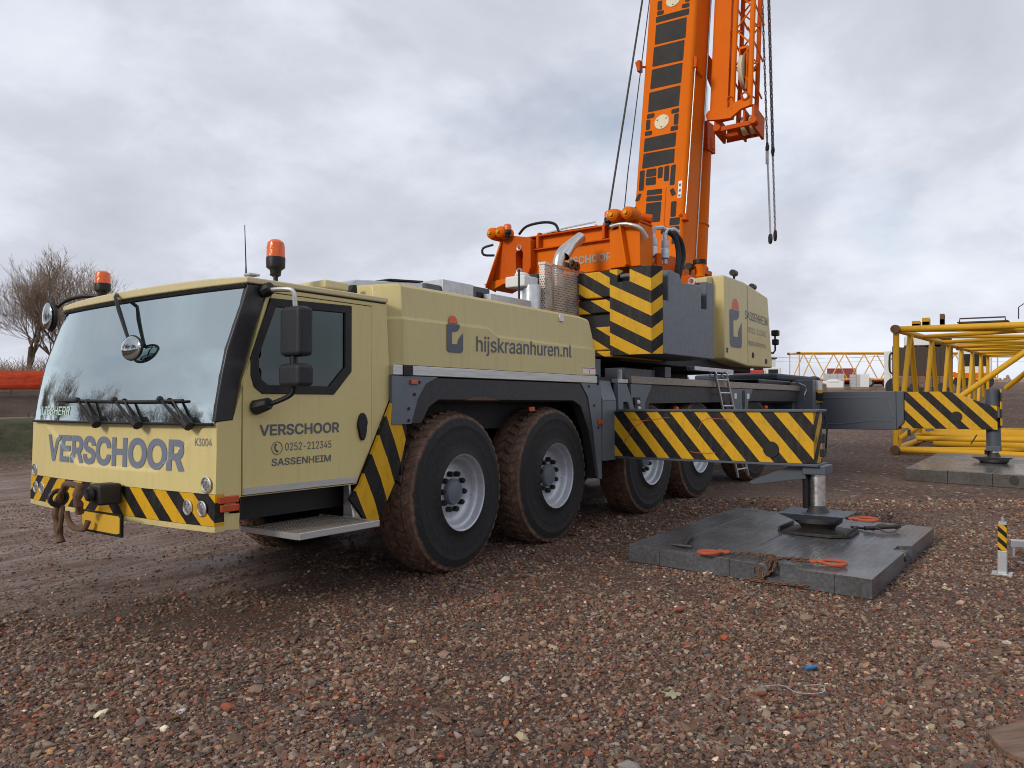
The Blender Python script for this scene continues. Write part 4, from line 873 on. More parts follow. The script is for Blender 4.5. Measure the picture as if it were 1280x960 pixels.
PADS = [[(.30, 4.41), (-.36, 4.376), (-.36, 4.253), (.30, 4.289)], [(.29, 4.242), (-.32, 4.21), (-.32, 3.80), (.29, 3.84)], [(.301, 3.79), (-.305, 3.762), (-.30, 3.362), (.307, 3.398)],
 [(.309, 3.34), (-.295, 3.315), (-.29, 2.926), (.321, 2.952)], [(.333, 2.884), (-.282, 2.874), (-.275, 2.483), (.331, 2.496)], [(.36, 1.985), (-.26, 1.978), (-.256, 1.708), (.364, 1.723)], [(.361, 1.69), (-.249, 1.668), (-.251, 1.402), (.373, 1.402)],
 [(.345, 2.458), (.198, 2.455), (.199, 2.369), (.345, 2.368)], [(.353, 2.348), (.272, 2.344), (.268, 2.152), (.349, 2.145)], [(.363, 2.12), (.223, 2.117), (.224, 2.031), (.364, 2.037)], [(-.137, 2.437), (-.284, 2.439), (-.283, 2.354), (-.136, 2.358)], [(-.197, 2.337), (-.284, 2.332), (-.282, 2.121), (-.198, 2.131)], [(-.143, 2.106), (-.283, 2.105), (-.283, 2.018), (-.143, 2.019)],
 [(.29, 4.728), (.2, 4.721), (.194, 4.528), (.287, 4.542)], [(.283, 4.524), (.15, 4.507), (.154, 4.425), (.286, 4.435)], [(-.212, 4.498), (-.354, 4.493), (-.36, 4.403), (-.21, 4.42)], [(-.27, 4.72), (-.355, 4.71), (-.359, 4.514), (-.267, 4.532)],
 [(.409, 1.365), (.315, 1.369), (.31, .981), (.407, .982)], [(.277, 1.371), (.084, 1.358), (.08, 1.215), (.279, 1.221)], [(.281, 1.203), (.083, 1.198), (.078, 1.048), (.277, 1.065)], [(.05, 1.364), (-.045, 1.361), (-.043, 1.155), (.048, 1.157)], [(-.073, 1.365), (-.166, 1.368), (-.17, 1.077), (-.077, 1.079)], [(-.201, 1.355), (-.29, 1.362), (-.287, .98), (-.195, .984)],
 [(.413, .927), (.344, .925), (.386, .789), (.471, .797)], [(-.201, .892), (-.272, .922), (-.329, .8), (-.252, .768)], [(.238, .965), (-.057, .947), (-.055, .852), (.243, .866)], [(.239, .846), (-.063, .825), (-.06, .725), (.245, .751)], [(.236, .718), (-.058, .704), (-.052, .332), (.242, .355)],
 [(-.246, .67), (-.347, .668), (-.347, .384), (-.249, .387)], [(-.241, .364), (-.43, .356), (-.426, .227), (-.238, .23)], [(-.241, .205), (-.429, .20), (-.428, .055), (-.243, .057)], [(-.30, .03), (-.42, .03), (-.418, -.12), (-.30, -.118)], [(-.084, .235), (-.173, .237), (-.167, .091), (-.081, .091)], [(.50, .679), (.427, .681), (.431, .605), (.50, .609)]]
for q in PADS: pad([(y, s) for y, s in q])
for k in range(6):     # the same rows go on above the frame
    pad([(.30, 5.15 + k * .44), (-.33, 5.14 + k * .44), (-.33, 5.53 + k * .44), (.30, 5.54 + k * .44)])
for cs, cy in ((4.655, -.03), (2.242, .04)):
    d = MB(); k = 28; d.add([bp(cs + .137 * math.sin(a), cy + .140 * math.cos(a), -.012) for a in np.linspace(0, 2 * PI, k, False)] + [bp(cs + .14 * math.sin(a), cy + .143 * math.cos(a), .002) for a in np.linspace(0, 2 * PI, k, False)], [tuple(range(k))] + [(i, (i + 1) % k, k + (i + 1) % k, k + i) for i in range(k)])
    hc = part('hatch_cover', d, 'hatch', boom, smooth=30) if 'hatch' in M else None
    if hc is None:
        M['hatch'] = paint('cream_hatch', (.66, .58, .40), .45, .1, .5); hc = part('hatch_cover', d, 'hatch', boom, smooth=30)
    for a in (.5, 2.6, 4.7): part('bolt', MB().cyl(bp(cs + .10 * math.sin(a), cy + .10 * math.cos(a), -.012), bp(cs + .10 * math.sin(a), cy + .10 * math.cos(a), -.02), .012, 6), 'iron', hc)
dz = MB(); path = [(-.13, .95), (-.135, .3), (-.17, .12), (-.24, .02)]
for a, b_ in zip(path, path[1:]): dz.tube([bp(a[1], a[0], -.002), bp(b_[1], b_[0], -.002)], .008, 4)
part('boom_rib', dz, 'orange_dark', boom)
part('boom_sticker', MB().add([bp(1.03, -.36, -.004), bp(1.03, -.43, -.004), bp(.72, -.43, -.004), bp(.72, -.36, -.004)], [(0, 1, 2, 3)]), 'sticker', boom, smooth=0)
st2 = MB()
for z_, h_ in ((.98, .05), (.88, .05), (.78, .04)): st2.add([bp(z_, -.375, -.006), bp(z_, -.415, -.006), bp(z_ - h_, -.415, -.006), bp(z_ - h_, -.375, -.006)], [(0, 1, 2, 3)])
part('sticker_mark', st2, 'letter', boom, smooth=0)['kind'] = 'stuff'
for s in (3.45,): part('rope_guide', MB().tube([bp(s, .45, .02), bp(s, .60, -.04), bp(s + .10, .62, -.06)], .022, 6).box(9.80, 9.92, .50, .56, 7.75, 7.95), 'orange_dark', boom)
part('cable_clip', MB().hexa([bp(3.2, -.486, .05), bp(3.2, -.486, .12), bp(3.2, -.54, .12), bp(3.2, -.54, .05)], [bp(3.42, -.486, .05), bp(3.42, -.486, .12), bp(3.38, -.54, .12), bp(3.38, -.54, .05)]).tube([bp(3.2, -.5, .1), bp(3.12, -.55, .3)], .03, 6), 'orange_dark', boom)
part('boom_cable', MB().tube([bp(3.2, -.51, .08), bp(1.5, -.50, .08), bp(.35, -.50, .06)], .008, 5), 'galv', boom)
part('cable_lug', MB().tube([bp(.42, -.50, .05), bp(.30, -.50, .05)], [.05, .07], 8).tube([bp(.36, -.5, .05), bp(.40, -.43, -.02)], .03, 6), 'orange_dark', boom)
part('boom_edge_strip', MB().tube([bp(-1.0, -.495, .62), bp(4, -.495, .62), bp(12, -.495, .62)], .012, 5), 'galv', boom)
part('boom_collar', MB().prism([(9.05, 3.2), (8.98, 3.75), (9.2, 4.12), (9.5, 4.16), (10.2, 3.95), (10.55, 3.85), (10.7, 3.2)], -.56, -.497, 'y').prism([(9.05, 3.2), (8.98, 3.75), (9.2, 4.12), (9.5, 4.16), (10.2, 3.95), (10.55, 3.85), (10.7, 3.2)], .497, .56, 'y'), 'orange', boom, bevel=.012)
part('collar_pin', MB().cyl((10.05, -.58, 3.86), (10.05, -.58, 3.55), .09, 14), 'iron', boom); part('collar_lug', MB().box(9.9, 10.25, -.68, -.5, 3.87, 3.95).ball((10.05, -.62, 3.97), .07, 6), 'orange_dark', boom, bevel=.01)
# luffing cylinder
lc = MB().tube([(10.75, -.05, 2.9), (11.02, -.05, 5.0), (11.22, -.05, 6.55)], .245, 20).torus((11.02, -.05, 5.0), (.1, 0, 1), .245, .018, 24, 6)
lcy = part('luffing_cylinder', lc, 'orange'); part('cylinder_eye', MB().tube([(11.22, -.05, 6.5), (11.23, -.05, 6.72), (11.2, -.05, 6.78)], [.29, .29, .22], 20).box(11.0, 11.4, -.32, -.24, 6.45, 7.0), 'orange_dark', lcy, bevel=.01)
part('luffing_rod', MB().cyl((11.22, -.05, 6.6), (11.35, -.05, 7.8), .15, 18), 'chrome', lcy)
# folded lattice jib along the near side of the boom
J0 = Vector((10.40, 0, 6.85)); JW = BW
JD = Vector((.148, .006, .989))
def jp(s, y, w=0): return J0 + JD * s + JW * w + Vector((0, y, 0))
def jbox(mb, s0, s1, y0, y1, w0, w1):
    return mb.add([jp(s0, y0, w0), jp(s0, y1, w0), jp(s0, y1, w1), jp(s0, y0, w1), jp(s1, y0, w0), jp(s1, y1, w0), jp(s1, y1, w1), jp(s1, y0, w1)],
                  [(0, 1, 2, 3), (7, 6, 5, 4), (0, 4, 5, 1), (1, 5, 6, 2), (2, 6, 7, 3), (3, 7, 4, 0)])
jbx = jbox(MB(), .0, 12, -.935, -.60, .0, .35)
jib = part('folding_jib', jbx, 'orange', bevel=.008)
ch = MB()
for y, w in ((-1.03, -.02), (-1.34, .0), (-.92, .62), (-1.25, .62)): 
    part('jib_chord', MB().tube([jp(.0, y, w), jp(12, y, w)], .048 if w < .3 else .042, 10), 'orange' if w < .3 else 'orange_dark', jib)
lx = MB()
for k in range(32):
    s0 = .45 + k * .37; s1 = s0 + .37
    ya, yb = (-1.03, -1.34) if k % 2 else (-1.34, -1.03)
    lx.tube([jp(s0, ya, 0), jp(s1, yb, 0)], .016, 6); ya, yb = (-.92, -1.25) if k % 2 else (-1.25, -.92)
    lx.tube([jp(s0, ya, .62), jp(s1, yb, .62)], .016, 6)
    for y0, y1 in ((-1.03, -.92), (-1.34, -1.25)): lx.tube([jp(s0, y0, 0 if k % 2 else .62), jp(s1, y1, .62 if k % 2 else 0)], .017, 6)
    if k % 4 == 1: lx.tube([jp(s0 + .25, -.92, .62), jp(s0 + .25, -1.25, .62)], .03, 6)
o = part('jib_lacing', lx, 'orange', jib); o['kind'] = 'stuff'
# one by one near the camera: lacing bars seen large enough are the single part above; foot plates below
ft = MB()
ft.add([jp(a, b, -.06) for a, b in ((-.02, -.55), (.06, -.60), (.02, -.70), (.0, -.93), (.10, -1.08), (.14, -1.24), (.10, -1.36), (-.02, -1.36), (-.05, -1.2), (-.18, -1.02), (-.16, -.80), (-.12, -.58))] +
       [jp(a, b, .0) for a, b in ((-.02, -.55), (.06, -.60), (.02, -.70), (.0, -.93), (.10, -1.08), (.14, -1.24), (.10, -1.36), (-.02, -1.36), (-.05, -1.2), (-.18, -1.02), (-.16, -.80), (-.12, -.58))], [tuple(range(12)), tuple(range(23, 11, -1))] + [(i, (i + 1) % 12, 12 + (i + 1) % 12, 12 + i) for i in range(12)])
part('jib_foot_plate', ft, 'orange', jib)
fb_ = MB(); jbox(fb_, -.36, -.27, -1.42, -.70, .0, .045); jbox(fb_, -.36, -.02, -.74, -.69, .0, .5); jbox(fb_, -.38, .04, -1.42, -1.37, .02, .60); jbox(fb_, -.36, -.04, -1.1, -1.06, .1, .6); jbox(fb_, -.34, -.02, -1.26, -1.22, .0, .5); jbox(fb_, -.30, -.05, -1.38, -.72, .56, .60); jbox(fb_, -.34, -.26, -1.38, -.72, .30, .38)
for y in (-.76, -1.42): fb_.cyl(jp(-.30, y, -.05), jp(-.30, y, .1), .07, 12)
part('jib_foot', fb_, 'orange_dark', jib, bevel=.012)
part('jib_ring', MB().torus(jp(.18, -1.0, -.06), (1, 0, .2), .05, .015, 12, 6).torus(jp(.16, -1.28, -.09), (1, 0, .2), .06, .018, 12, 6), 'orange_dark', jib)
sv = MB(); q0 = jp(.75, -1.19, .16)
def sheave(mb, c, r, ax, w):
    ax = Vector(ax).normalized(); u = ax.orthogonal().normalized(); v = ax.cross(u); prof = [(r * .25, -w), (r * .6, -w * .7), (r, -w), (r * .92, 0), (r, w), (r * .6, w * .7), (r * .25, w)]; n = 28
    mb.add([Vector(c) + (u * math.cos(2 * PI * k / n) + v * math.sin(2 * PI * k / n)) * a + ax * h for a, h in prof for k in range(n)], [(i * n + k, i * n + (k + 1) % n, (i + 1) * n + (k + 1) % n, (i + 1) * n + k) for i in range(len(prof) - 1) for k in range(n)])
for c_, r__, w__ in ((q0, .33, .035), (jp(-.2, -1.18, .3), .17, .05), (jp(-.2, -1.32, .3), .17, .04)):
    sv = MB(); sheave(sv, c_, r__, (0, 1, 0), w__); part('rope_sheave', sv, 'hatch', jib)
sb = MB(); jbox(sb, .55, 1.18, -1.13, -1.105, .0, .3); jbox(sb, .35, 1.15, -1.27, -1.245, .0, .3); jbox(sb, 1.15, 1.2, -1.27, -1.10, .0, .3); part('sheave_bracket', sb, 'orange', jib, bevel=.006)
part('jib_wedge', MB().add([jp(1.3, -.48, .1), jp(1.1, -.60, .1), jp(.5, -.60, .1), jp(.8, -.48, .1), jp(1.3, -.48, .3), jp(1.1, -.60, .3), jp(.5, -.60, .3), jp(.8, -.48, .3)], [(0, 1, 2, 3), (7, 6, 5, 4), (0, 4, 5, 1), (1, 5, 6, 2), (2, 6, 7, 3), (3, 7, 4, 0)]), 'orange_dark', jib)
# hoist ropes from the winches up to the boom head, left of the boom
hr = MB().tube([(6.763, -.45, 4.06), (8.006, -.45, 8.01), (11.2, -.45, 18.1)], .016, 6); part('hoist_rope', hr, 'iron')
part('hoist_rope', MB().tube([(7.30, -.45, 4.3), (7.471, -.45, 5.119), (8.266, -.45, 8.121), (10.6, -.45, 17)], .009, 5), 'iron')

# ================================================================ GROUND
def ss(a, b, x): t = np.clip((x - a) / (b - a), 0, 1); return t * t * (3 - 2 * t)
def vnoise(x, y, sc, seed):
    """cheap smooth value noise for numpy arrays"""
    g = np.random.default_rng(seed).random((64, 64)); x = x * sc; y = y * sc
    xi = np.floor(x).astype(int); yi = np.floor(y).astype(int); fx_ = x - xi; fy = y - yi
    fx_ = fx_ * fx_ * (3 - 2 * fx_); fy = fy * fy * (3 - 2 * fy); G = lambda a, b: g[a % 64, b % 64]
    return (G(xi, yi) * (1 - fx_) + G(xi + 1, yi) * fx_) * (1 - fy) + (G(xi, yi + 1) * (1 - fx_) + G(xi + 1, yi + 1) * fx_) * fy
CXY = (-3.05, -5.89)
def track(x, y):
    """1 on the driven mud in front of the crane, 0 on the loose rubble"""
    e = y - (-.45 - .02 * np.minimum(np.abs(x - 1.0), 4.5) ** 2) + (vnoise(x, y, 1.1, 3) - .5) * 1.6 + (vnoise(x, y, 3.1, 4) - .5) * .6
    return ss(-.35, .9, e) * (1 - ss(13, 18, x))
def height(x, y):
    x = np.asarray(x, float); y = np.asarray(y, float)
    r = np.hypot(x - CXY[0], y - CXY[1]); az = y - 9.5
    h = 1.30 * ss(20, 52, r) * (1 - ss(0, 6, az) * (1 - ss(45, 70, x)))
    left = 1 - ss(40, 70, x)
    yy = y + (vnoise(x, y, .25, 8) - .5) * 1.2
    b1 = ss(11.6, 14.2, yy) * (1 - .55 * ss(15, 20, yy)) * .86; b2 = .95 * ss(25.4, 27.4, yy)
    h = h + left * (b1 + b2) * ss(-70, -40, x)
    near_ = 1 - ss(14, 22, r)
    h = h + near_ * ((vnoise(x, y, .7, 1) - .5) * .035 + (vnoise(x, y, 2.2, 2) - .5) * .022 + (vnoise(x, y, 6.5, 5) - .5) * .010 * (r < 9))
    t = track(x, y)
    ruts = np.sin((y - .10 * x + .25 * np.sin(x * .6)) * 2 * PI / .82) * .5 + np.sin((y - .06 * x) * 2 * PI / .31 + 1) * .22
    h = h + near_ * t * ruts * .022 * (.4 + vnoise(x, y, .9, 6))
    pad_ = ss(.0, .25, np.maximum(np.abs(x - 5.1) - 1.7, np.abs(y + 3.45) - 1.35)); pad2 = ss(0, .3, np.maximum(np.abs(x - 13.9) - 1.9, np.abs(y + 4.9) - 1.9))
    return np.where(r < 22, h * pad_ * pad2, h)
def axis(c, lo, hi, fine, r0, grow):
    a = [c]; st = fine
    while a[-1] < hi: st = st * grow if a[-1] - c > r0 else st; a.append(a[-1] + st)
    b = [c]; st = fine
    while b[-1] > lo: st = st * grow if c - b[-1] > r0 else st; b.append(b[-1] - st)
    return np.array(sorted(set(b[1:] + a)))
gx = axis(2.0, -1500, 2500, .055, 6.0, 1.055); gy = axis(-2.0, -1800, 1800, .055, 5.0, 1.05)
GX, GY = np.meshgrid(gx, gy); GZ = height(GX, GY)
def grid_mesh(name, X, Y, Z, mat):
    me = bpy.data.meshes.new(name); ny_, nx_ = X.shape
    co = np.stack([X, Y, Z], -1).reshape(-1, 3).astype(np.float32)
    i = np.arange(ny_ - 1)[:, None] * nx_ + np.arange(nx_ - 1)[None, :]
    q = np.stack([i, i + 1, i + nx_ + 1, i + nx_], -1).reshape(-1, 4).astype(np.int32)
    me.vertices.add(len(co)); me.vertices.foreach_set('co', co.ravel()); me.loops.add(q.size); me.loops.foreach_set('vertex_index', q.ravel())
    me.polygons.add(len(q)); me.polygons.foreach_set('loop_start', np.arange(0, q.size, 4, dtype=np.int32)); me.update(calc_edges=True); me.validate()
    me.polygons.foreach_set('use_smooth', np.ones(len(q), bool)); me.materials.append(mat); return me
def ground_mat():
    n = NT('rubble_and_mud_ground'); O = n.tc.outputs['Object']; N = n.N
    at = N.new('ShaderNodeAttribute'); at.attribute_name = 'track'; T = at.outputs['Fac']
    az = N.new('ShaderNodeAttribute'); az.attribute_name = 'zone'; Z = az.outputs['Vector']; sz = N.new('ShaderNodeSeparateXYZ'); n.link(Z, sz.inputs[0])
    def vor(scale, feat='F1'):
        v = N.new('ShaderNodeTexVoronoi'); v.inputs['Scale'].default_value = scale; v.feature = feat; n.link(O, v.inputs[0]); return v
    pal = [(0, (.035, .024, .020)), (.14, (.105, .058, .038)), (.30, (.17, .10, .070)), (.44, (.23, .068, .032)), (.54, (.085, .08, .078)), (.66, (.23, .165, .12)), (.80, (.15, .085, .056)), (.90, (.34, .27, .21)), (.97, (.60, .55, .49))]
    def stones(scale):
        v = vor(scale); s = N.new('ShaderNodeSeparateColor'); n.link(v.outputs['Color'], s.inputs[0])
        d = vor(scale, 'DISTANCE_TO_EDGE'); return n.ramp(s.outputs[0], pal, 'CONSTANT'), d.outputs['Distance'], s.outputs[1]
    c1, d1, r1 = stones(36); c2, d2, r2 = stones(85); c3, d3, r3 = stones(17)
    mudn = n.noise(1.1, 8, .62); fine = n.noise(120, 3, .6); mid = n.noise(7, 6, .65)
    mud = n.ramp(mid, [(.3, (.088, .042, .026)), (.5, (.135, .067, .041)), (.7, (.185, .100, .065))])
    mud = n.mix(n.math('MULTIPLY', fine, .6), mud, (.07, .040, .030))
    sel = n.math('GREATER_THAN', n.math('ADD', r1, n.math('MULTIPLY', n.math('SUBTRACT', mudn, .5), 1.6)), .48)
    st = n.mix(sel, n.mix(n.math('GREATER_THAN', r2, .38), mud, c2), n.mix(.30, c1, mud))
    edge = n.math('MULTIPLY', n.math('MINIMUM', d1, .10), 10)
    bare = n.ramp(n.noise(.55, 6, .6), [(.50, 0), (.66, .85)])
    st = n.mix(bare, st, n.mix(n.math('GREATER_THAN', r2, .80), mud, c2))
    # driven mud: paler, silty, striped along the lane
    silt = n.noise(2.2, 8, .70, stretch=(.18, 1.4, 1)); s2 = n.noise(11, 7, .75, stretch=(.28, 1.3, 1))
    lane = n.ramp(n.math('ADD', n.math('MULTIPLY', silt, .6), n.math('MULTIPLY', s2, .4)), [(.37, (.095, .048, .032)), (.45, (.20, .115, .082)), (.52, (.33, .23, .18)), (.60, (.46, .35, .295))])
    lane = n.mix(n.math('MULTIPLY', n.math('GREATER_THAN', r2, .72), .75), lane, n.mix(.5, c2, mud))
    lane = n.mix(n.math('MULTIPLY', fine, .45), lane, (.085, .052, .040))
    fa_ = N.new('ShaderNodeAttribute'); fa_.attribute_name = 'far'
    c4, d4, r4 = stones(9)
    fl_ = n.math('MULTIPLY', fa_.outputs['Fac'], n.math('MULTIPLY', n.math('GREATER_THAN', n.math('ADD', r3, n.math('MULTIPLY', n.math('SUBTRACT', mudn, .5), 1.2)), .55), .65)); st = n.mix(fl_, st, c3)
    st = n.mix(n.math('MULTIPLY', fa_.outputs['Fac'], n.ramp(n.noise(.35, 7, .65, stretch=(1, .5, 1)), [(.45, 0), (.68, .55)])), st, (.27, .185, .14))
    c = n.mix(T, st, lane)
    grass = n.ramp(n.noise(3.0, 8, .7), [(.32, (.028, .034, .012)), (.5, (.055, .060, .022)), (.66, (.10, .075, .045)), (.78, (.15, .10, .075))])
    earth = n.ramp(n.noise(1.4, 8, .7, stretch=(.4, 1, 1)), [(.3, (.050, .034, .026)), (.55, (.095, .066, .050)), (.75, (.14, .105, .075))])
    strip = n.ramp(n.noise(1.2, 6, .6), [(.35, (.17, .14, .075)), (.65, (.26, .22, .14))])
    c = n.mix(sz.outputs[0], c, grass); c = n.mix(sz.outputs[1], c, strip); c = n.mix(sz.outputs[2], c, earth)
    hgt = n.math('ADD', n.math('MULTIPLY', edge, n.math('MULTIPLY', sel, n.math('SUBTRACT', 1.15, T))), n.math('ADD', n.math('MULTIPLY', n.math('MINIMUM', d2, .2), 1.6), n.math('MULTIPLY', mid, .9)))
    n.bump(hgt, .85, .018)
    wet = n.ramp(n.noise(1.7, 4, .5, stretch=(.4, 1, 1)), [(.4, .48), (.62, .85)])
    return n.set(Base_Color=c, Roughness=n.mix(T, (.86,) * 3, wet), Specular_IOR_Level=.35)
M['ground'] = ground_mat()
gme = grid_mesh('ground', GX, GY, GZ, M['ground'])
a = gme.attributes.new('track', 'FLOAT', 'POINT'); a.data.foreach_set('value', (track(GX, GY) * (1 - ss(10.4, 11.4, GY))).ravel().astype(np.float32))
a = gme.attributes.new('far', 'FLOAT', 'POINT'); a.data.foreach_set('value', ss(8.5, 12, np.hypot(GX - CXY[0], GY - CXY[1])).ravel().astype(np.float32))
lft = (1 - ss(40, 70, GX)); yy = GY + (vnoise(GX, GY, .25, 8) - .5) * 1.2
zn = np.stack([lft * ss(11.6, 12.6, yy) * (1 - ss(14.2, 14.8, yy)), lft * ss(14.0, 14.8, yy) * (1 - ss(24.5, 25.5, yy)), lft * ss(25.0, 25.6, yy)], -1)
a = gme.attributes.new('zone', 'FLOAT_VECTOR', 'POINT'); a.data.foreach_set('vector', zn.ravel().astype(np.float32))
ground = obj('ground', gme); ground['kind'] = 'structure'; ground['label'] = 'brown rubble and mud ground of the yard'

# loose stones: real geometry near the camera
ICO_V, ICO_F = None, None
bm = bmesh.new(); bmesh.ops.create_icosphere(bm, subdivisions=1, radius=1); ICO_V = np.array([v.co[:] for v in bm.verts]); ICO_F = np.array([[v.index for v in f.verts] for f in bm.faces]); bm.free()
BOX_V = np.array([(x, y, z) for z in (-.8, .8) for y in (-.8, .8) for x in (-.8, .8)]); BOX_F = np.array([(0, 2, 3), (0, 3, 1), (4, 5, 7), (4, 7, 6), (0, 1, 5), (0, 5, 4), (2, 6, 7), (2, 7, 3), (0, 4, 6), (0, 6, 2), (1, 3, 7), (1, 7, 5)])
def stone_field(N):
    fwd = np.array([.809, .588]); rgt = np.array([.588, -.809])
    d = 3.1 + 8.5 * rng.random(N) ** 1.35; l = (rng.random(N) * 2 - 1) * .76 * d
    x = CXY[0] + fwd[0] * d + rgt[0] * l; y = CXY[1] + fwd[1] * d + rgt[1] * l
    t = track(x, y); cl = vnoise(x, y, 1.3, 11) * .6 + vnoise(x, y, 4, 12) * .4
    keep = rng.random(N) < np.clip(.30 + (cl - .32) * 2.4, .06, 1) * (1 - .72 * t)
    keep &= ~((x > 3.7) & (x < 6.5) & (y < -2.3) & (y > -4.6)) & (y < 11)
    x, y, d = x[keep], y[keep], d[keep]; n = len(x)
    size = np.exp(rng.normal(-5.0, .45, n)) * (1 + .045 * d); size = np.clip(size * (1 - .35 * track(x, y)), .004, .050)
    sc = size[:, None] * np.stack([rng.uniform(.75, 1.5, n), rng.uniform(.65, 1.1, n), rng.uniform(.35, .8, n)], -1)
    z = height(x, y) + sc[:, 2] * rng.uniform(-.1, .8, n)
    big = size > .0125
    parts = []
    for sel, BV, BF, jit in ((big, ICO_V, ICO_F, .17), (~big, BOX_V, BOX_F, .26)):
        m = int(sel.sum()); V = BV[None] * (1 + rng.normal(0, jit, (m, len(BV), 3 if jit > .2 else 1))); V = V * sc[sel][:, None, :]
        az, tx, ty = rng.uniform(0, 2 * PI, m), rng.normal(0, .35, m), rng.normal(0, .35, m)
        ca, sa = np.cos(az)[:, None], np.sin(az)[:, None]; X = V[..., 0] * ca - V[..., 1] * sa; Y = V[..., 0] * sa + V[..., 1] * ca; Zc = V[..., 2] + X * tx[:, None] * .7 + Y * ty[:, None] * .7
        parts.append((np.stack([X + x[sel][:, None], Y + y[sel][:, None], Zc + z[sel][:, None]], -1).reshape(-1, 3), BF, m, len(BV)))
    co = np.concatenate([q[0] for q in parts]).astype(np.float32); off = 0; Fs = []
    for q in parts: Fs.append((q[1][None] + (np.arange(q[2]) * q[3])[:, None, None]).reshape(-1, 3) + off); off += q[2] * q[3]
    F = np.concatenate(Fs).astype(np.int32)
    pal = np.array([(.185, .125, .090), (.115, .074, .055), (.28, .215, .165), (.11, .105, .102), (.055, .055, .058), (.27, .072, .036), (.30, .115, .06), (.20, .075, .048), (.40, .33, .26), (.23, .21, .19), (.70, .66, .61), (.165, .09, .062), (.42, .25, .12)])
    pr_ = np.array([.19, .14, .12,   .13, .06, .045, .012, .065, .08, .10, .010, .13, .01]); idx = rng.choice(len(pal), n, p=pr_ / pr_.sum())
    col = pal[idx] * np.array([1.08, .97, .86]) * rng.uniform(.65, 1.35, (n, 1)) * (1 + rng.normal(0, .05, (n, 3)))
    me = bpy.data.meshes.new('loose_stones'); me.vertices.add(len(co)); me.vertices.foreach_set('co', co.ravel()); me.loops.add(F.size); me.loops.foreach_set('vertex_index', F.ravel())
    me.polygons.add(len(F)); me.polygons.foreach_set('loop_start', np.arange(0, F.size, 3, dtype=np.int32)); me.update(calc_edges=True)
    me.polygons.foreach_set('use_smooth', np.zeros(len(F), bool))
    at = me.attributes.new('stone_colour', 'FLOAT_COLOR', 'POINT'); at.data.foreach_set('color', np.concatenate([np.concatenate([c_, np.ones((len(c_), 1))], 1).repeat(k_, 0) for c_, k_ in ((col[big], len(ICO_V)), (col[~big], len(BOX_V)))]).ravel().astype(np.float32))
    s = NT('loose_stone'); k = s.N.new('ShaderNodeAttribute'); k.attribute_name = 'stone_colour'
    nn = s.noise(90, 4, .6); dust = s.noise(3, 4, .6)
    cc = s.mix(s.math('MULTIPLY', s.ramp(nn, [(.4, 0), (.7, 1)]), .35), k.outputs['Color'], MUD); cc = s.mix(s.math('MULTIPLY', dust, .30), cc, MUD)
    s.bump(nn, .3, .004); s.set(Base_Color=cc, Roughness=.75); me.materials.append(s.m)
    o = obj('loose_stones', me); o['kind'] = 'stuff'; o['label'] = 'loose brick, stone and rubble chips on the ground'
stone_field(230000)
CWM = CR.matrix_world
def gz(x, y): return float(height(np.array([x]), np.array([y]))[0])

# ================================================================ MATS, CHAINS AND TOOLS
def mat_mat(name, tone):
    n = NT(name); g = n.noise(5, 7, .65, stretch=(.5, 6, 6)); b = n.noise(1.6, 5, .6); f = n.noise(45, 4, .7)
    c = n.ramp(g, [(.3, [x * .6 for x in tone]), (.5, tone), (.72, [x * 1.5 for x in tone])])
    c = n.mix(n.math('MULTIPLY', n.ramp(b, [(.45, 0), (.7, 1)]), .45), c, (.06, .042, .034)); c = n.mix(n.math('MULTIPLY', n.ramp(f, [(.55, 0), (.8, 1)]), .4), c, (.14, .12, .10))
    n.bump(n.math('ADD', g, n.math('MULTIPLY', f, .4)), .3, .01)
    return n.set(Base_Color=c, Roughness=n.ramp(b, [(.38, .42), (.6, .20)]))
M['board'] = mat_mat('wet_grey_mat', (.092, .097, .106)); M['board2'] = mat_mat('dry_grey_mat', (.088, .083, .078))
MT = thing('support_mat', 'large dark grey support mat under the near outrigger foot with orange hooks on it', 'mat', (3.74, -2.36, 0), R(-1.5))
ys_ = [0, .33, .68, 1.02, 1.36, 1.62, 1.92, 2.21]; TH = .165
for k in range(7):
    y0, y1 = -ys_[k] - .0008, -ys_[k + 1] + .0008; x0_ = 0.0; x1_ = 2.78
    zt_ = TH + (.004, .0, .003, -.002, .002, .0, .003)[k]
    if k == 3: pl2 = [(x0_, y0), (x1_, y0), (x1_, y1), (.16, y1), (.10, y1 + .10), (x0_, y1 + .10)]
    elif k == 4: pl2 = [(.13, y0), (x1_, y0), (x1_, y1), (.13, y1)]
    elif k == 6: pl2 = [(.0, y0), (x1_, y0), (x1_, y1), (1.58, y1), (1.52, y1 + .11), (1.30, y1 + .11), (1.24, y1), (.0, y1)]
    else: pl2 = [(x0_, y0), (x1_, y0), (x1_, y1), (x0_, y1)]
    MB().prism(pl2, .004, zt_, 'z').build('plank', 'board', MT, bevel=.003)
MB().box(.02, 2.7, -2.2, -.02, .003, .05).build('underside', 'board', MT)
MB().cyl((.12, -1.30, .10), (.0, -1.30, .10), .07, 16).build('lug', 'board2', MT, bevel=.01); MB().box(1.33, 1.50, -2.17, -2.10, .06, .14).cyl((1.42, -2.2, .10), (1.42, -2.09, .10), .05, 12).build('lug', 'board2', MT, bevel=.01)
MT2 = thing('support_mat', 'broad grey mat under the striped rear outrigger, beside the yellow lattice', 'mat', (12.1, -3.45, gz(13.9, -4.9)), R(-1))
for k in range(5): MB().box(.0, 3.6, -.66 * (k + 1) + .001, -.66 * k - .001, .0, .225 + .003 * (k % 2)).build('plank', 'board2', MT2, bevel=.012)
MB().cyl((-.02, -1.62, .13), (.05, -1.62, .13), .07, 14).build('lug', 'iron', MT2)
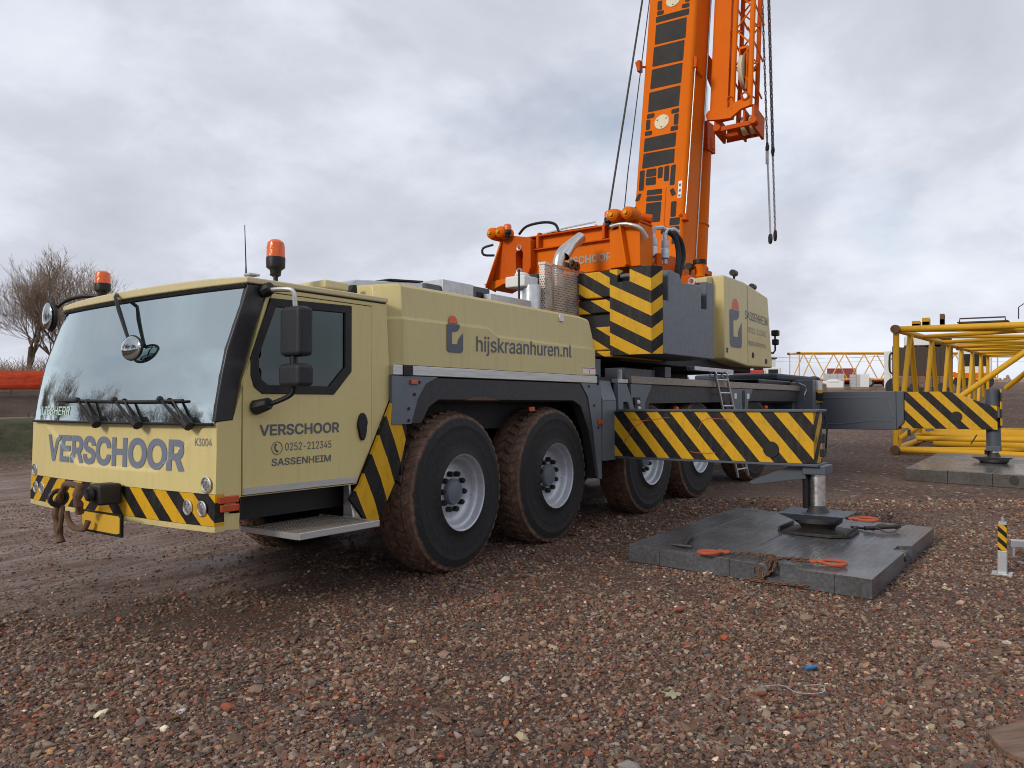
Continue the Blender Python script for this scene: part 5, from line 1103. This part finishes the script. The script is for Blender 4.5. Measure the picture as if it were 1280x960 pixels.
def links(mb, pts, pitch, r, wd_, seed=0):
    pts = [Vector(p) for p in pts]; d = [0]
    for a, b in zip(pts, pts[1:]): d.append(d[-1] + (b - a).length)
    def at(s):
        for i in range(len(pts) - 1):
            if s <= d[i + 1] or i == len(pts) - 2: return pts[i].lerp(pts[i + 1], (s - d[i]) / max(1e-6, d[i + 1] - d[i])), (pts[i + 1] - pts[i]).normalized()
    k = 0; s = pitch / 2
    while s < d[-1]:
        p, t = at(s); q = t.to_track_quat('X', 'Z'); roll = k % 2 * PI / 2 + .3
        m = MB(); m.torus((0, 0, 0), (0, 0, 1), wd_, r, 10, 5, (pitch * .72 / wd_, .62))
        mb.add([p + q @ (Euler((roll, 0, 0)).to_matrix() @ Vector(v)) for v in m.v], m.f); k += 1; s += pitch
    return mb
def hook(mb, p, az, L=.19):
    c, s_ = math.cos(az), math.sin(az); P2 = lambda a, b, z=0: (p[0] + c * a - s_ * b, p[1] + s_ * a + c * b, p[2] + z)
    mb.torus(P2(0, 0), (0, 0, 1), .03, .012, 12, 6)
    mb.tube([P2(.03, 0), P2(.075, 0)], [.020, .024], 8)
    k = [P2(.07 + .11 * (1 - math.cos(t)) * .85, .075 * math.sin(t) * (1 if t < PI else .9), .004 * math.sin(t)) for t in np.linspace(0, 2 * PI * .985, 22)]
    mb.tube(k, [.013 + .005 * math.sin(t / 2) for t in np.linspace(0, 2 * PI, 22)], 8); return mb
ZM = TH + .012
# chain slings on the mat (world frame)
c1_ = thing('chain_sling', 'rusty chain with orange hook lying at the mat notch, furthest left hook', 'chain', (3.80, -3.26, ZM))
links(MB(), [(.05, -.06, .01), (.16, -.22, .01), (.10, -.34, .012), (.18, -.42, .01), (.04, -.50, .03), (-.06, -.50, -.06), (-.12, -.42, -.13), (-.16, -.3, -.15), (-.14, -.55, -.15), (-.12, -.8, -.14)], .034, .007, .014).build('chain_run', 'rust', c1_)
links(MB(), [(.20, -.30, .01), (.06, -.40, .015), (.02, -.47, .03), (-.07, -.46, -.05)], .034, .007, .014).build('chain_run', 'rust', c1_)
hook(MB(), (.04, -.04, .02), 2.3, .14).build('hook', 'hook', c1_)
c2_ = thing('chain_sling', 'rusty chain ending in a long orange hook near the front edge of the mat', 'chain', (3.93, -4.02, ZM))
links(MB(), [(0, 0, .01), (-.05, .12, .012), (-.03, .2, .02), (-.12, .32, .01), (-.22, .36, -.05), (-.24, .33, -.14)], .036, .0075, .015).build('chain_run', 'rust', c2_)
links(MB(), [(.0, .02, .03), (-.06, .16, .03), (-.13, .27, .02)], .036, .0075, .015).build('chain_run', 'rust', c2_)
hook(MB(), (.0, -.03, .02), -1.35, .15).build('hook', 'hook', c2_)
h3 = thing('shackle_hook', 'orange hook lying behind the dark outrigger foot plate', 'hook', (5.35, -4.03, .36)); hook(MB(), (0, 0, .0), -1.2, .13).build('hook_body', 'hook', h3)
bar = thing('mat_handle', 'grey steel T-shaped bar lying on the left corner of the mat', 'bar', (3.90, -2.86, ZM)); MB().tube([(0, 0, .02), (.5, .13, .02)], .022, 8).build('shaft', 'iron', bar); MB().tube([(-.03, .11, .015), (-.02, -.10, .015)], .016, 8).build('cross_bar', 'iron', bar)
tool = thing('rod_bundle', 'tangle of rusty rods and looped cable lying on the right of the mat', 'rods', (5.76, -4.15, ZM))
MB().tube([(-.02, .06, .03), (.22, -.24, .05)], .022, 8).build('pipe', 'iron', tool)
MB().tube([(.10, .22, .01), (.05, -.02, .015)], .014, 6).tube([(.05, -.05, .02), (.30, -.28, .06)], .010, 6).build('rod', 'rust', tool)
MB().tube([(.12 + .17 * math.cos(a) * (1 + .2 * math.sin(2 * a)), -.12 + .13 * math.sin(a), .03 + .012 * math.sin(3 * a)) for a in np.linspace(0, 7.5, 34)], .008, 5).build('cable_loop', 'rust', tool)
# chains that hang from the jib
def hang(name, lab, top, bot, th, split):
    t_, b_ = CWM @ Vector(top), CWM @ Vector(bot); o = thing(name, lab, 'chain', b_, group=None); d = t_ - b_
    m = d * split
    links(MB(), [m, d], .085 * th, .011 * th, .026 * th).build('chain_run', 'chain', o)
    MB().torus(m + Vector((0, 0, -.03)), (.6, -.8, 0), .06, .02, 14, 6).tube([m + Vector((0, 0, .06)), m + Vector((0, 0, -.14))], .028, 8).build('swivel', 'iron', o)
    return o, m
o, m = hang('hanging_chain', 'slim steel chain with rod hanging beside the lattice jib, left of two', (12.18, -1.0, 10.4), (12.556, -1.0, 4.90), 1.0, .335)
MB().tube([m + Vector((0, 0, -.1)), m + Vector((0, 0, -.35))], .035, 8).tube([m + Vector((0, 0, -.1)), Vector((0, 0, .12))], .02, 6).build('rod', 'galv', o); MB().torus((0, 0, .0), (.6, -.8, 0), .07, .028, 14, 6, (.75, 1.2)).build('eye', 'iron', o)
o, m = hang('hanging_chain', 'thick steel chain hanging beside the lattice jib, right of two', (12.60, -1.0, 10.6), (12.87, -1.0, 5.02), 1.5, .315)
links(MB(), [Vector((0, 0, .1)), m + Vector((0, 0, -.1))], .06, .013, .025).build('rod', 'galv', o); MB().torus((0, 0, .0), (.6, -.8, 0), .07, .025, 14, 6, (.6, 1.4)).build('eye', 'iron', o)

# post with galvanised arm at the right edge
po = thing('marker_post', 'short square post with yellow and black stripes standing in the rubble at right', 'post', (5.28, -5.35, gz(5.28, -5.35)))
MB().box(-.035, .035, -.035, .035, .22, .455).build('striped_sleeve', 'stripe_post', po, bevel=.004)
MB().box(-.037, .037, -.037, .037, .012, .219).build('foot_tube', 'galv', po, bevel=.004); MB().box(-.08, .08, -.08, .08, 0, .012).build('base_plate', 'galv', po); MB().box(-.03, .03, -.03, .03, .456, .475).cyl((0, 0, .475), (0, 0, .51), .014, 8).build('top_bolt', 'galv', po)
arm_ = thing('steel_profile', 'galvanised square steel tube lying behind the striped post', 'steel tube', (6.1, -5.36, gz(6.1, -5.5) + .10), R(-70)); MB().box(0, .9, -.035, .035, 0, .07).build('tube', 'galv', arm_, bevel=.006); MB().box(.01, .03, -.045, .045, -.1, .0).box(.6, .65, -.04, .04, -.1, 0).build('support', 'galv', arm_)
# rubbish
bd = thing('board_offcut', 'weathered brown board half buried in the bottom right corner', 'board', (1.22, -5.62, gz(1.2, -5.6)), R(-38))
def wood():
    n = NT('weathered_wood'); g = n.noise(4, 7, .6, stretch=(1, 9, 9)); n.bump(g, .4, .01); return n.set(Base_Color=n.ramp(g, [(.3, (.10, .058, .038)), (.55, (.19, .115, .075)), (.75, (.26, .17, .12))]), Roughness=.8)
M['plank'] = wood()
MB().prism([(0, 0), (.10, .19), (.5, .25), (.55, -.4), (.06, -.36), (.03, -.14)], .015, .045, 'z').build('upper_face', 'plank', bd, bevel=.006); MB().prism([(.02, -.30), (.06, -.36), (.55, -.4), (.55, -.30)], .046, .075, 'z').build('batten', 'plank', bd, bevel=.004)
lf = MB(); lf.add([(.05 * (1 + .35 * math.sin(5 * a)) * math.cos(a), .04 * (1 + .35 * math.sin(5 * a)) * math.sin(a), .006 + .012 * abs(math.sin(2.5 * a))) for a in np.linspace(0, 2 * PI, 20, False)] + [(0, 0, .022)], [(i, (i + 1) % 20, 20) for i in range(20)])
M['leaf'] = paint('dry_leaf', (.36, .33, .20), .8, 0, .4)
tag(lf.build('leaf', 'leaf', loc=(.96, -4.07, gz(.96, -4.07) + .015)), 'pale dry leaf lying on the rubble in the foreground', 'leaf')
M['blue'] = paint('blue_plastic', (.03, .16, .36), .4, 0, .3)
tag(MB().cyl((-.03, .02, .018), (.035, -.03, .022), .012, 8).build('bottle_cap_tube', 'blue', loc=(1.8, -4.59, gz(1.8, -4.59) + .012)), 'small blue plastic tube among the stones in the foreground', 'litter')
tag(MB().tube([(0, .15, .02), (.06, .05, .03), (.02, -.05, .025), (.09, -.16, .03), (.17, -.14, .04), (.14, -.06, .03)], .0028, 5, sm=5).build('wire', 'galv', loc=(1.32, -4.60, gz(1.3, -4.6) + .015)), 'thin bent piece of pale wire on the rubble', 'wire')
for x, y, lx_, az_, m_, lb in ((-.75, -2.05, .035, .3, 'sticker', 'small white plaster splinter on the rubble in front of the nearest wheel'), (.0, -3.2, .11, 1.2, 'plank', 'short brown wood splinter lying on the foreground rubble near the middle'), (-.35, -2.55, .16, 2.4, 'plank', 'longest brown wood splinter on the left foreground rubble'), (.35, -1.6, .12, .7, 'plank', 'brown wood splinter closest to the cab step')):
    o = MB().hexa([(-lx_, -.014, 0), (lx_, -.009, 0), (lx_, .009, 0), (-lx_, .016, 0)], [(-lx_ * .9, -.010, .013), (lx_, -.006, .008), (lx_, .007, .01), (-lx_ * .9, .012, .014)]).build('splinter', m_, loc=(x, y, gz(x, y) + .006)); o.rotation_euler = (0, .05, az_)
    tag(o, lb, 'splinter', 'splinters on the rubble')

# ================================================================ BACKGROUND
# orange safety fence on the bank, left
def net():
    n = NT('orange_safety_net'); sp = n.N.new('ShaderNodeSeparateXYZ'); n.link(n.tc.outputs['Object'], sp.inputs[0])
    k = n.noise(2.5, 5, .6, stretch=(1, 1, 4)); n.bump(k, .4, .03)
    col = n.ramp(k, [(.3, (.70, .105, .03)), (.55, (.86, .16, .05)), (.75, (.92, .22, .09))]); n.set(Base_Color=col, Roughness=.6)
    t = n.N.new('ShaderNodeBsdfTranslucent'); n.link(col, t.inputs[0]); m = n.N.new('ShaderNodeMixShader'); m.inputs[0].default_value = .5
    n.link(n.b.outputs[0], m.inputs[1]); n.link(t.outputs[0], m.inputs[2]); n.link(m.outputs[0], n.out.inputs[0]); return n.m
M['net'] = net()
fx0, fx1, fy = -8.0, 24.0, 27.8
fe = thing('safety_fence', 'orange plastic mesh fence on the earth bank in front of the bare trees', 'fence', (fx0, fy, 0))
Lf = fx1 - fx0; nb_ = 80; vs = []
for i in range(nb_ + 1):
    x = Lf * i / nb_; sag = .04 * math.sin(PI * (i % 10) / 10); z0 = gz(fx0 + x, fy + .3)
    for z in (.06 + sag * .4, .30, .55, .86 - sag): vs.append((x, .04 * math.sin(i * 1.1 + z * 3), z0 + z))
mb = MB().add(vs, [(i * 4 + j, i * 4 + j + 1, (i + 1) * 4 + j + 1, (i + 1) * 4 + j) for i in range(nb_) for j in range(3)]); nt_o = mb.build('fence_net', 'net', fe, smooth=80)
m_ = nt_o.modifiers.new('solid', 'SOLIDIFY'); m_.thickness = .008
for i in range(0, nb_ + 1, 5):
    x = Lf * i / nb_; z0 = gz(fx0 + x, fy + .3); MB().cyl((x, .06, z0 - .1), (x, .06, z0 + .92), .025, 6).build('stake', 'rust', fe)
# bare trees
def bark(name, a, b):
    n = NT(name); k = n.noise(3, 5, .6); return n.set(Base_Color=n.ramp(k, [(.35, a), (.7, b)]), Roughness=.9)
M['bark'] = bark('bare_bark', (.10, .078, .06), (.24, .18, .13)); M['twig'] = bark('bare_twigs', (.20, .145, .105), (.38, .29, .215))
def bare_tree(seed, H, spread=1.0, lean=0, levels=6, base_r=.26):
    r = random.Random(seed); tr, cr = MB(), MB()
    def grow(p, d, L, rad, lv):
        pts = [p]; rads = [rad]; q = p.copy(); dd = d.copy()
        ns = 4 if lv < 3 else 2
        for k in range(ns):
            dd = (dd + Vector((r.gauss(0, .12), r.gauss(0, .12), r.gauss(.05, .06)))).normalized(); q = q + dd * L / ns; pts.append(q.copy()); rads.append(rad * (1 - .42 * (k + 1) / ns))
        (tr if lv < 2 else cr).tube(pts, rads, 7 if lv < 2 else (4 if lv < 4 else 3), cap=False)
        if lv >= levels: return
        nb = {0: 4, 1: 4, 2: 4, 3: 4, 4: 3}.get(lv, 2)
        for k in range(nb):
            t = 1 if k == 0 else r.uniform(.35, .95); i = min(int(t * ns), ns - 1); b = pts[i].lerp(pts[i + 1], t * ns - i)
            ang = r.uniform(.12, .3) if k == 0 else r.uniform(.35, .85) * spread; ax = d.orthogonal().normalized(); ax.rotate(Matrix.Rotation(r.uniform(0, 2 * PI), 3, d)); nd = dd.copy(); nd.rotate(Matrix.Rotation(ang, 3, ax)); nd.z += .12; nd.normalize()
            grow(b, nd, L * r.uniform(.58, .82), max(.009, rads[i] * r.uniform(.45, .65)), lv + 1)
    grow(Vector((0, 0, -.2)), Vector((lean, 0, 1)).normalized(), H * .30, base_r, 0)
    zm = max(v[2] for v in cr.v); k = H / zm
    tr.v = [(a * k, b * k, c * k) for a, b, c in tr.v]; cr.v = [(a * k, b * k, c * k) for a, b, c in cr.v]
    return tr.mesh('trunk', 'bark', 60), cr.mesh('crown', 'twig', 0)
TREES = [bare_tree(3, 8.6, 1.0, -.35, base_r=.19), bare_tree(11, 8.2, .8, .05, base_r=.15), bare_tree(23, 8.2, .85, .15, base_r=.15)]
def tree(i, x, y, rz, label, s=1.0):
    t = thing('bare_tree', label, 'tree', (x, y, gz(x, y) - .1), rz, 'bare trees beyond the fence'); t.scale = (s,) * 3
    obj('trunk', TREES[i][0], t); obj('crown', TREES[i][1], t)
tree(0, 16.6, 43.6, 3.4, 'large bare tree with several leaning limbs, behind the orange fence at the left edge')
tree(1, 18.7, 43.0, .5, 'slim upright bare tree behind the left end of the crane windscreen', 1.05)
tree(2, 19.6, 41.5, 2.0, 'bare tree with dense brown twigs nearest the crane cab', .95)
tree(1, 18.75, 42.35, 1.4, 'bare tree rising behind the beacon on the left mirror arm', 1.02)
tree(1, 12.5, 46.5, 2.6, 'bare tree at the far left, mostly outside the picture', .95)
tree(2, 22.5, 44.5, 4.0, 'bare tree hidden mostly behind the crane cab', .95)
# low scrub under the trees, and a far belt of trees in front of the crane (seen in the windscreen)
def scrub(n, x0, x1, y0, y1, h, seed):
    r = random.Random(seed); m = MB()
    for _ in range(n):
        x, y = r.uniform(x0, x1), r.uniform(y0, y1); z = gz(x, y) - .05; hh = h * r.uniform(.4, 1.0)
        p = Vector((x, y, z)); q = p + Vector((r.gauss(0, .25), r.gauss(0, .25), hh * .6)); w = q + Vector((r.gauss(0, .35), r.gauss(0, .35), hh * .4))
        m.tube([p, q, w], [.022, .016, .008], 3, cap=False)
        for _ in range(4): 
            a = p.lerp(q, r.uniform(.3, 1)); m.tube([a, a + Vector((r.gauss(0, .4), r.gauss(0, .4), r.uniform(.2, .7)))], [.012, .006], 3, cap=False)
    return m
o = scrub(2600, 4, 34, 40, 48, 1.9, 5).build('scrub', 'twig', smooth=0); o['kind'] = 'stuff'; o['label'] = 'brown leafless scrub below the bare trees'
wood_ = MB(); r_ = random.Random(4)
for k in range(40):
    src = TREES[k % 3]; t_ = k / 39; x, y = (-40 + 9 * t_ * 2, -8 + 38 * t_ * 2) if t_ < .5 else (-31 + 22 * (t_ * 2 - 1), 30 + 18 * (t_ * 2 - 1)); x += r_.uniform(-2, 2); y += r_.uniform(-2, 2); s_ = r_.uniform(.8, 1.15)
    a_ = r_.uniform(0, 6.3); ca, sa = math.cos(a_) * s_, math.sin(a_) * s_; z = gz(x, y)
    for me in src:
        n_ = len(me.vertices); co = np.empty(n_ * 3, np.float32); me.vertices.foreach_get('co', co); co = co.reshape(-1, 3)
        lv = np.empty(len(me.loops), np.int32); me.loops.foreach_get('vertex_index', lv); st_ = [p.loop_start for p in me.polygons] if False else None
        sel = [tuple(p.vertices) for p in me.polygons][::(1 if me is src[0] else 2)]
        wood_.add(np.stack([co[:, 0] * ca - co[:, 1] * sa + x, co[:, 0] * sa + co[:, 1] * ca + y, co[:, 2] * s_ + z], -1).tolist(), sel)
me = bpy.data.meshes.new('far_wood'); me.from_pydata(wood_.v, [], wood_.f); me.materials.append(M['twig']); o = obj('far_wood', me); o['kind'] = 'stuff'; o['label'] = 'belt of bare trees far in front of the crane'
# grass on the bank
gm = MB(); r_ = random.Random(9)
for _ in range(5200):
    x, y = r_.uniform(-1, 16), r_.uniform(12.0, 15.2); z = gz(x, y); h_ = r_.uniform(.05, .17); a_ = r_.uniform(0, 6.3); w_ = .014
    if vnoise(np.array([x]), np.array([y]), .8, 21)[0] < .38: continue
    dx, dy = math.cos(a_) * w_, math.sin(a_) * w_; bx, by = r_.gauss(0, .05), r_.gauss(0, .05)
    gm.add([(x - dx, y - dy, z - .01), (x + dx, y + dy, z - .01), (x + bx, y + by, z + h_)], [(0, 1, 2)])
M['grass'] = bark('grass_blades', (.030, .042, .012), (.085, .095, .035))
o = gm.build('bank_grass', 'grass', smooth=0); o['kind'] = 'stuff'; o['label'] = 'rough green grass on the low bank at left'
# lattice boom sections
def lattice(root, L, Wd, H, bay, rc, rb_, mat, n=12, first=2.0, top_cross=True, vertical_ends=True):
    """section running along +x, width along -y, standing on z = 0"""
    ys = (0, -Wd); zs = (rc, H - rc)
    for y in ys:
        for z in zs:
            MB().cyl((0, y, z), (L, y, z), rc, n).build('chord', mat, root)
            MB().tube([(-.12, y, z), (.10, y, z)], rc * 1.35, 10).build('lug', 'rust', root)
    br = lambda a, b, r=rb_: MB().cyl(a, b, r, n).build('brace', mat, root)
    x = first
    while x < L - bay * .4:
        for y in ys:
            br((x, y, zs[1]), (max(0.25, x - bay * .46), y, zs[0])); br((x, y, zs[1]), (min(L - .2, x + bay * .46), y, zs[0]))
        for z in zs: br((max(.3, x - bay * .5), ys[0], z), (x, ys[1], z), rb_ * .85); br((x, ys[1], z), (min(L - .2, x + bay * .5), ys[0], z), rb_ * .85)
        x += bay
    for xe in (0.05, L - .1):
        for y in ys: br((xe, y, zs[0]), (xe, y, zs[1]), rb_ * 1.1)
        for z in zs: br((xe, ys[0], z), (xe, ys[1], z), rc * .95)
lr = thing('lattice_section', 'big yellow tubular lattice boom section lying open end on, at the right edge', 'lattice boom', (17.35, -2.40, .04), 0, None)
lattice(lr, 24.0, 3.05, 3.03, 3.72, .078, .062, 'yellow', first=2.0)
MB().cyl((.05, -.1, .35), (.05, -3.0, 2.70), .065, 12).build('diagonal', 'yellow', lr); MB().cyl((1.4, -2.15, 1.55), (.3, -2.9, 2.2), .058, 12).build('diagonal', 'yellow', lr)
MB().cyl((2.2, -.1, .3), (3.9, -3.0, .3), .065, 10).cyl((2.4, -2.9, .55), (9, -2.9, .55), .05, 8).build('floor_brace', 'yellow', lr)
for x_, y_, w_, h_ in ((.2, -.62, .16, .16), (.25, -.95, .10, .24), (.3, -2.75, .24, .22), (.3, -.40, .18, .10)):
    MB().box(x_ - w_ / 2, x_ + w_ / 2, y_ - w_ / 2, y_ + w_ / 2, 3.03, 3.03 + h_ * .6).box(x_ - w_ / 2, x_ - w_ / 4, y_ - w_ / 2, y_ + w_ / 2, 3.03, 3.05 + h_).box(x_ + w_ / 4, x_ + w_ / 2, y_ - w_ / 2, y_ + w_ / 2, 3.03, 3.03 + h_).build('top_bracket', 'rust' if h_ > .2 else 'yellow', lr, bevel=.01)
MB().box(.25, 2.4, -2.25, -1.25, 3.06, 3.09).tube([(.25, -1.3, 3.08), (.25, -1.3, 3.16), (.25, -2.2, 3.16), (.25, -2.2, 3.08)], .018, 5).build('walkway', 'mesh_dark', lr)
MB().tube([(.2, -2.45, 3.1), (.2, -2.45, 3.36), (.2, -2.56, 3.44), (.2, -2.64, 3.38)], .012, 5).ball((.2, -2.62, 3.25), .07, 5).build('cable_hook', 'iron', lr)
for k in range(5): MB().cyl((1.0 + k * 1.1, -.3, .30 + .05 * (k % 2)), (1.3 + k * 1.1, -2.95, .30 + .05 * ((k + 1) % 2)), .062, 10).build('floor_tube', 'yellow', lr)
# pipes stacked on the floor of the section
sp = thing('yellow_pipe_stack', 'yellow lattice tubes lying stacked inside the open section, behind the striped outrigger', 'pipes', (19.6, -2.9, .05))
for k, (x, z) in enumerate(((0, .13), (.34, .13), (.68, .13), (.17, .36), (.5, .37))): MB().cyl((x, 0, z), (x + .15, -3.6, z), .115, 12).build('pipe', 'yellow', sp)
# far section on its trailer
fl = thing('lattice_section', 'pale yellow lattice section lying crosswise in the distance on a red trailer', 'lattice boom', (58.2, 12.1, 1.30 + .50), R(-54))
lattice(fl, 15.0, 2.0, 2.12, 2.35, .07, .042, 'yellow_far', 8, 1.1)
tl = thing('flatbed_trailer', 'low red flatbed trailer under the distant lattice section', 'trailer', (58.2, 12.1, gz(60, 9)), R(-54))
FB().box(3.2, 15, -2.2, .2, .42, .60).build('bed', 'red', tl); FB().box(4, 15, -1.9, -1.7, .2, .42).build('frame', 'red', tl)
for x in (6.1, 7.5, 8.9):
    w = obj('wheel', None, tl, (x, -.15, .34)); FB().cyl((0, -.12, 0), (0, .16, 0), .36, 18).build('tyre', 'rubber', w); FB().cyl((0, .16, 0), (0, .18, 0), .2, 14).build('rim', 'rim', w)
# wine red container beyond
ct = thing('shipping_container', 'wine red container far behind the distant yellow lattice', 'container', (75.6, 13.6, gz(75, 13) + .35), R(-76))
cm = FB().box(0, 2.6, -2.3, 0, 0, 1.25)
for k in range(12): cm.box(.08 + k * .21, .17 + k * .21, .0, .03, .08, 1.18)
cm.build('shell', 'wine', ct); FB().box(-.02, 2.62, -2.3, .035, 1.25, 1.31).build('top_rail', 'red', ct); FB().box(.2, 2.4, -2.1, -.2, -.45, 0).build('chassis', 'iron', ct)
# wrapped pallets
for i, (x, y, w, h, lb) in enumerate(((44.0, 6.0, 1.15, .92, 'pallet of grey blocks half wrapped in white foil, left of two'), (45.0, 4.75, 1.0, .86, 'pallet of pale blocks with a white sheet on its right, right of two'))):
    p = thing('block_pallet', lb, 'pallet', (x, y, gz(x, y)), R(-76), 'pallets beyond the rear outrigger')
    FB().box(0, w, -1, 0, 0, .12).build('pallet_base', 'tan', p)
    for r in range(4):
        for k in range(3): FB().box(w * k / 3 + .01, w * (k + 1) / 3 - .01, -1, .0, .125 + r * (h - .12) / 4, .12 + (r + 1) * (h - .12) / 4 - .006).build('block', 'galv', p)
    if i == 0: FB().box(-.02, w * .95, -1.02, .03, .10, .48).ball((w * .5, 0, .48), .3, 5, (1.5, .2, .4)).build('foil', 'sticker', p, bevel=.04)
    else: FB().box(w * .55, w + .02, -1.02, .03, .12, h + .02).build('foil', 'sticker', p, bevel=.02)
# dark loaded lorry behind the lattice
tk = thing('loaded_lorry', 'lorry with white cab edge carrying a dark slatted load, seen between the yellow lattice posts', 'lorry', (38.40, 1.72, gz(39, 0)), R(-80))
for k in range(15): FB().box(.36 + k * .172, .53 + k * .172, -2.4, .02 * (k % 2), .98, 2.42 - .03 * (k % 3)).build('load_slat', 'mesh_dark', tk)
for k in range(9): FB().box(.36 + k * .29, .63 + k * .29, -2.4, .03, .42 + .02 * (k % 2), .96).build('side_board', 'plank', tk)
FB().box(.9, 2.1, -2.2, -.1, 2.44, 2.92).build('roof_box', 'white', tk, bevel=.04); FB().box(2.2, 2.9, -2.2, -.1, 2.44, 2.80).build('roof_box', 'iron', tk, bevel=.05)
FB().box(.0, .32, -2.3, -.05, .35, 2.20).build('cab', 'white', tk, bevel=.06)
FB().tube([(.36, .06, 1.1), (.24, .14, 1.25), (.24, .14, 1.95), (.36, .06, 2.1)], .04, 6, sm=3).build('mirror_bar', 'black', tk)
for x in (.5, 1.3, 2.5):
    w = obj('wheel', None, tk, (x, .1, .45)); FB().cyl((0, -.2, 0), (0, .12, 0), .45, 18).build('tyre', 'rubber', w); FB().cyl((0, .12, 0), (0, .14, 0), .20, 14).build('rim', 'iron', w)
FB().tube([(.6, -.5, 2.4), (.6, -.5, 3.1)], .05, 6).build('roof_fitting', 'rust', tk)
# white and orange crane truck seen through the lattice
w2 = thing('crane_lorry', 'white lorry with red roof board and orange bumper, far behind the lattice', 'lorry', (51.6, .6, gz(52, 0)), R(-84))
FB().box(.6, 2.4, -2.3, 0, .75, 2.35).build('cab', 'white', w2, bevel=.08); FB().box(.75, 2.25, .005, .02, 1.35, 2.1).build('windscreen', 'black', w2); FB().box(.5, 2.5, -2.2, .05, 2.40, 2.72).build('roof_board', 'red', w2, bevel=.03)
FB().box(.4, 2.6, -2.3, .08, .62, .95).build('bumper', 'orange', w2, bevel=.03); FB().box(-2.4, .5, -2.3, 0, .7, 1.0).build('flatbed', 'orange', w2); FB().tube([(-2.2, -.5, 1.0), (.2, -.5, 2.3), (.4, -.5, 2.9)], .11, 8).build('loader_arm', 'yellow', w2)
for x in (.8, 2.1): 
    w = obj('wheel', None, w2, (x, .1, .42)); FB().cyl((0, -.2, 0), (0, .12, 0), .42, 16).build('tyre', 'rubber', w)
# red lorry glimpsed below the crane housing, white cab beside it
rl = thing('red_lorry', 'red lorry with white cab, glimpsed under the cream crane housing', 'lorry', (55.6, 15.6, gz(56, 14)), R(-71))
FB().box(0, 2.3, -2, 0, .7, 1.55).build('body', 'red', rl, bevel=.05); FB().box(2.4, 3.5, -2, 0, .55, 1.75).build('cab', 'white', rl, bevel=.08); FB().box(2.6, 3.3, .003, .02, 1.1, 1.6).build('windscreen', 'black', rl)
for x in (.5, 1.4, 2.9): FB().cyl((x, -.2, .4), (x, .05, .4), .4, 16).build('tyre', 'rubber', rl)
# site cabin and power poles far off
sc_ = thing('site_cabin', 'small grey cabin in the distance right of the crane tail', 'cabin', (63, 17.0, gz(63, 17)), R(-54))
FB().box(0, 2.4, -2.5, 0, 0, 2.5).build('walls', 'white', sc_); FB().box(-.1, 2.5, -2.6, .1, 2.5, 2.62).build('roof', 'iron', sc_); FB().box(.5, 1.3, .003, .03, 1.0, 1.8).build('window', 'black', sc_)
P_ = [(150, 92), (168, 58), (188, 22), (206, -12), (225, -46)]
for i, (x, y) in enumerate(P_):
    p = thing('power_pole', 'thin wooden power pole on the far horizon, ' + ('leftmost of five', 'second from the left', 'middle one of five', 'second from the right', 'rightmost of five')[i], 'pole', (x, y, gz(x, y)), 0, 'power poles on the horizon'); MB().cyl((0, 0, 0), (0, 0, 6.8), .13, 6).build('pole_shaft', 'bark', p); MB().box(-.06, .06, -.9, .9, 6.3, 6.45).build('cross_arm', 'bark', p)
pw = MB()
for a, b in zip(P_, P_[1:]):
    for dy, dz in ((-.8, 6.5), (.8, 6.5), (0, 5.6)):
        pw.tube([(a[0] + (b[0] - a[0]) * t, a[1] + (b[1] - a[1]) * t + dy, gz(*a) + dz - 1.0 * 4 * t * (1 - t)) for t in np.linspace(0, 1, 9)], .022, 3, cap=False)
tag(pw.build('power_line', 'iron'), 'thin overhead wires strung across the far horizon', 'power line')
# far hedge line to close the horizon
hm = MB(); r_ = random.Random(2)
for k in range(420):
    a_ = r_.uniform(-1.6, 1.2); d_ = r_.uniform(260, 330); x, y = CXY[0] + math.cos(a_ + .63) * d_, CXY[1] + math.sin(a_ + .63) * d_; z = gz(x, y); w_ = r_.uniform(2, 5); h_ = r_.uniform(.6, 2.4)
    for q in range(5):
        ox, oy = r_.gauss(0, w_), r_.gauss(0, w_); hh = h_ * r_.uniform(.5, 1); hm.tube([(x + ox, y + oy, z - .5), (x + ox + r_.gauss(0, .4), y + oy + r_.gauss(0, .4), z + hh)], [1.2, .3], 5, cap=True)
o = hm.build('far_hedges', 'twig', smooth=0); o['kind'] = 'stuff'; o['label'] = 'low hedges along the far horizon'
print('objects', len(bpy.data.objects))
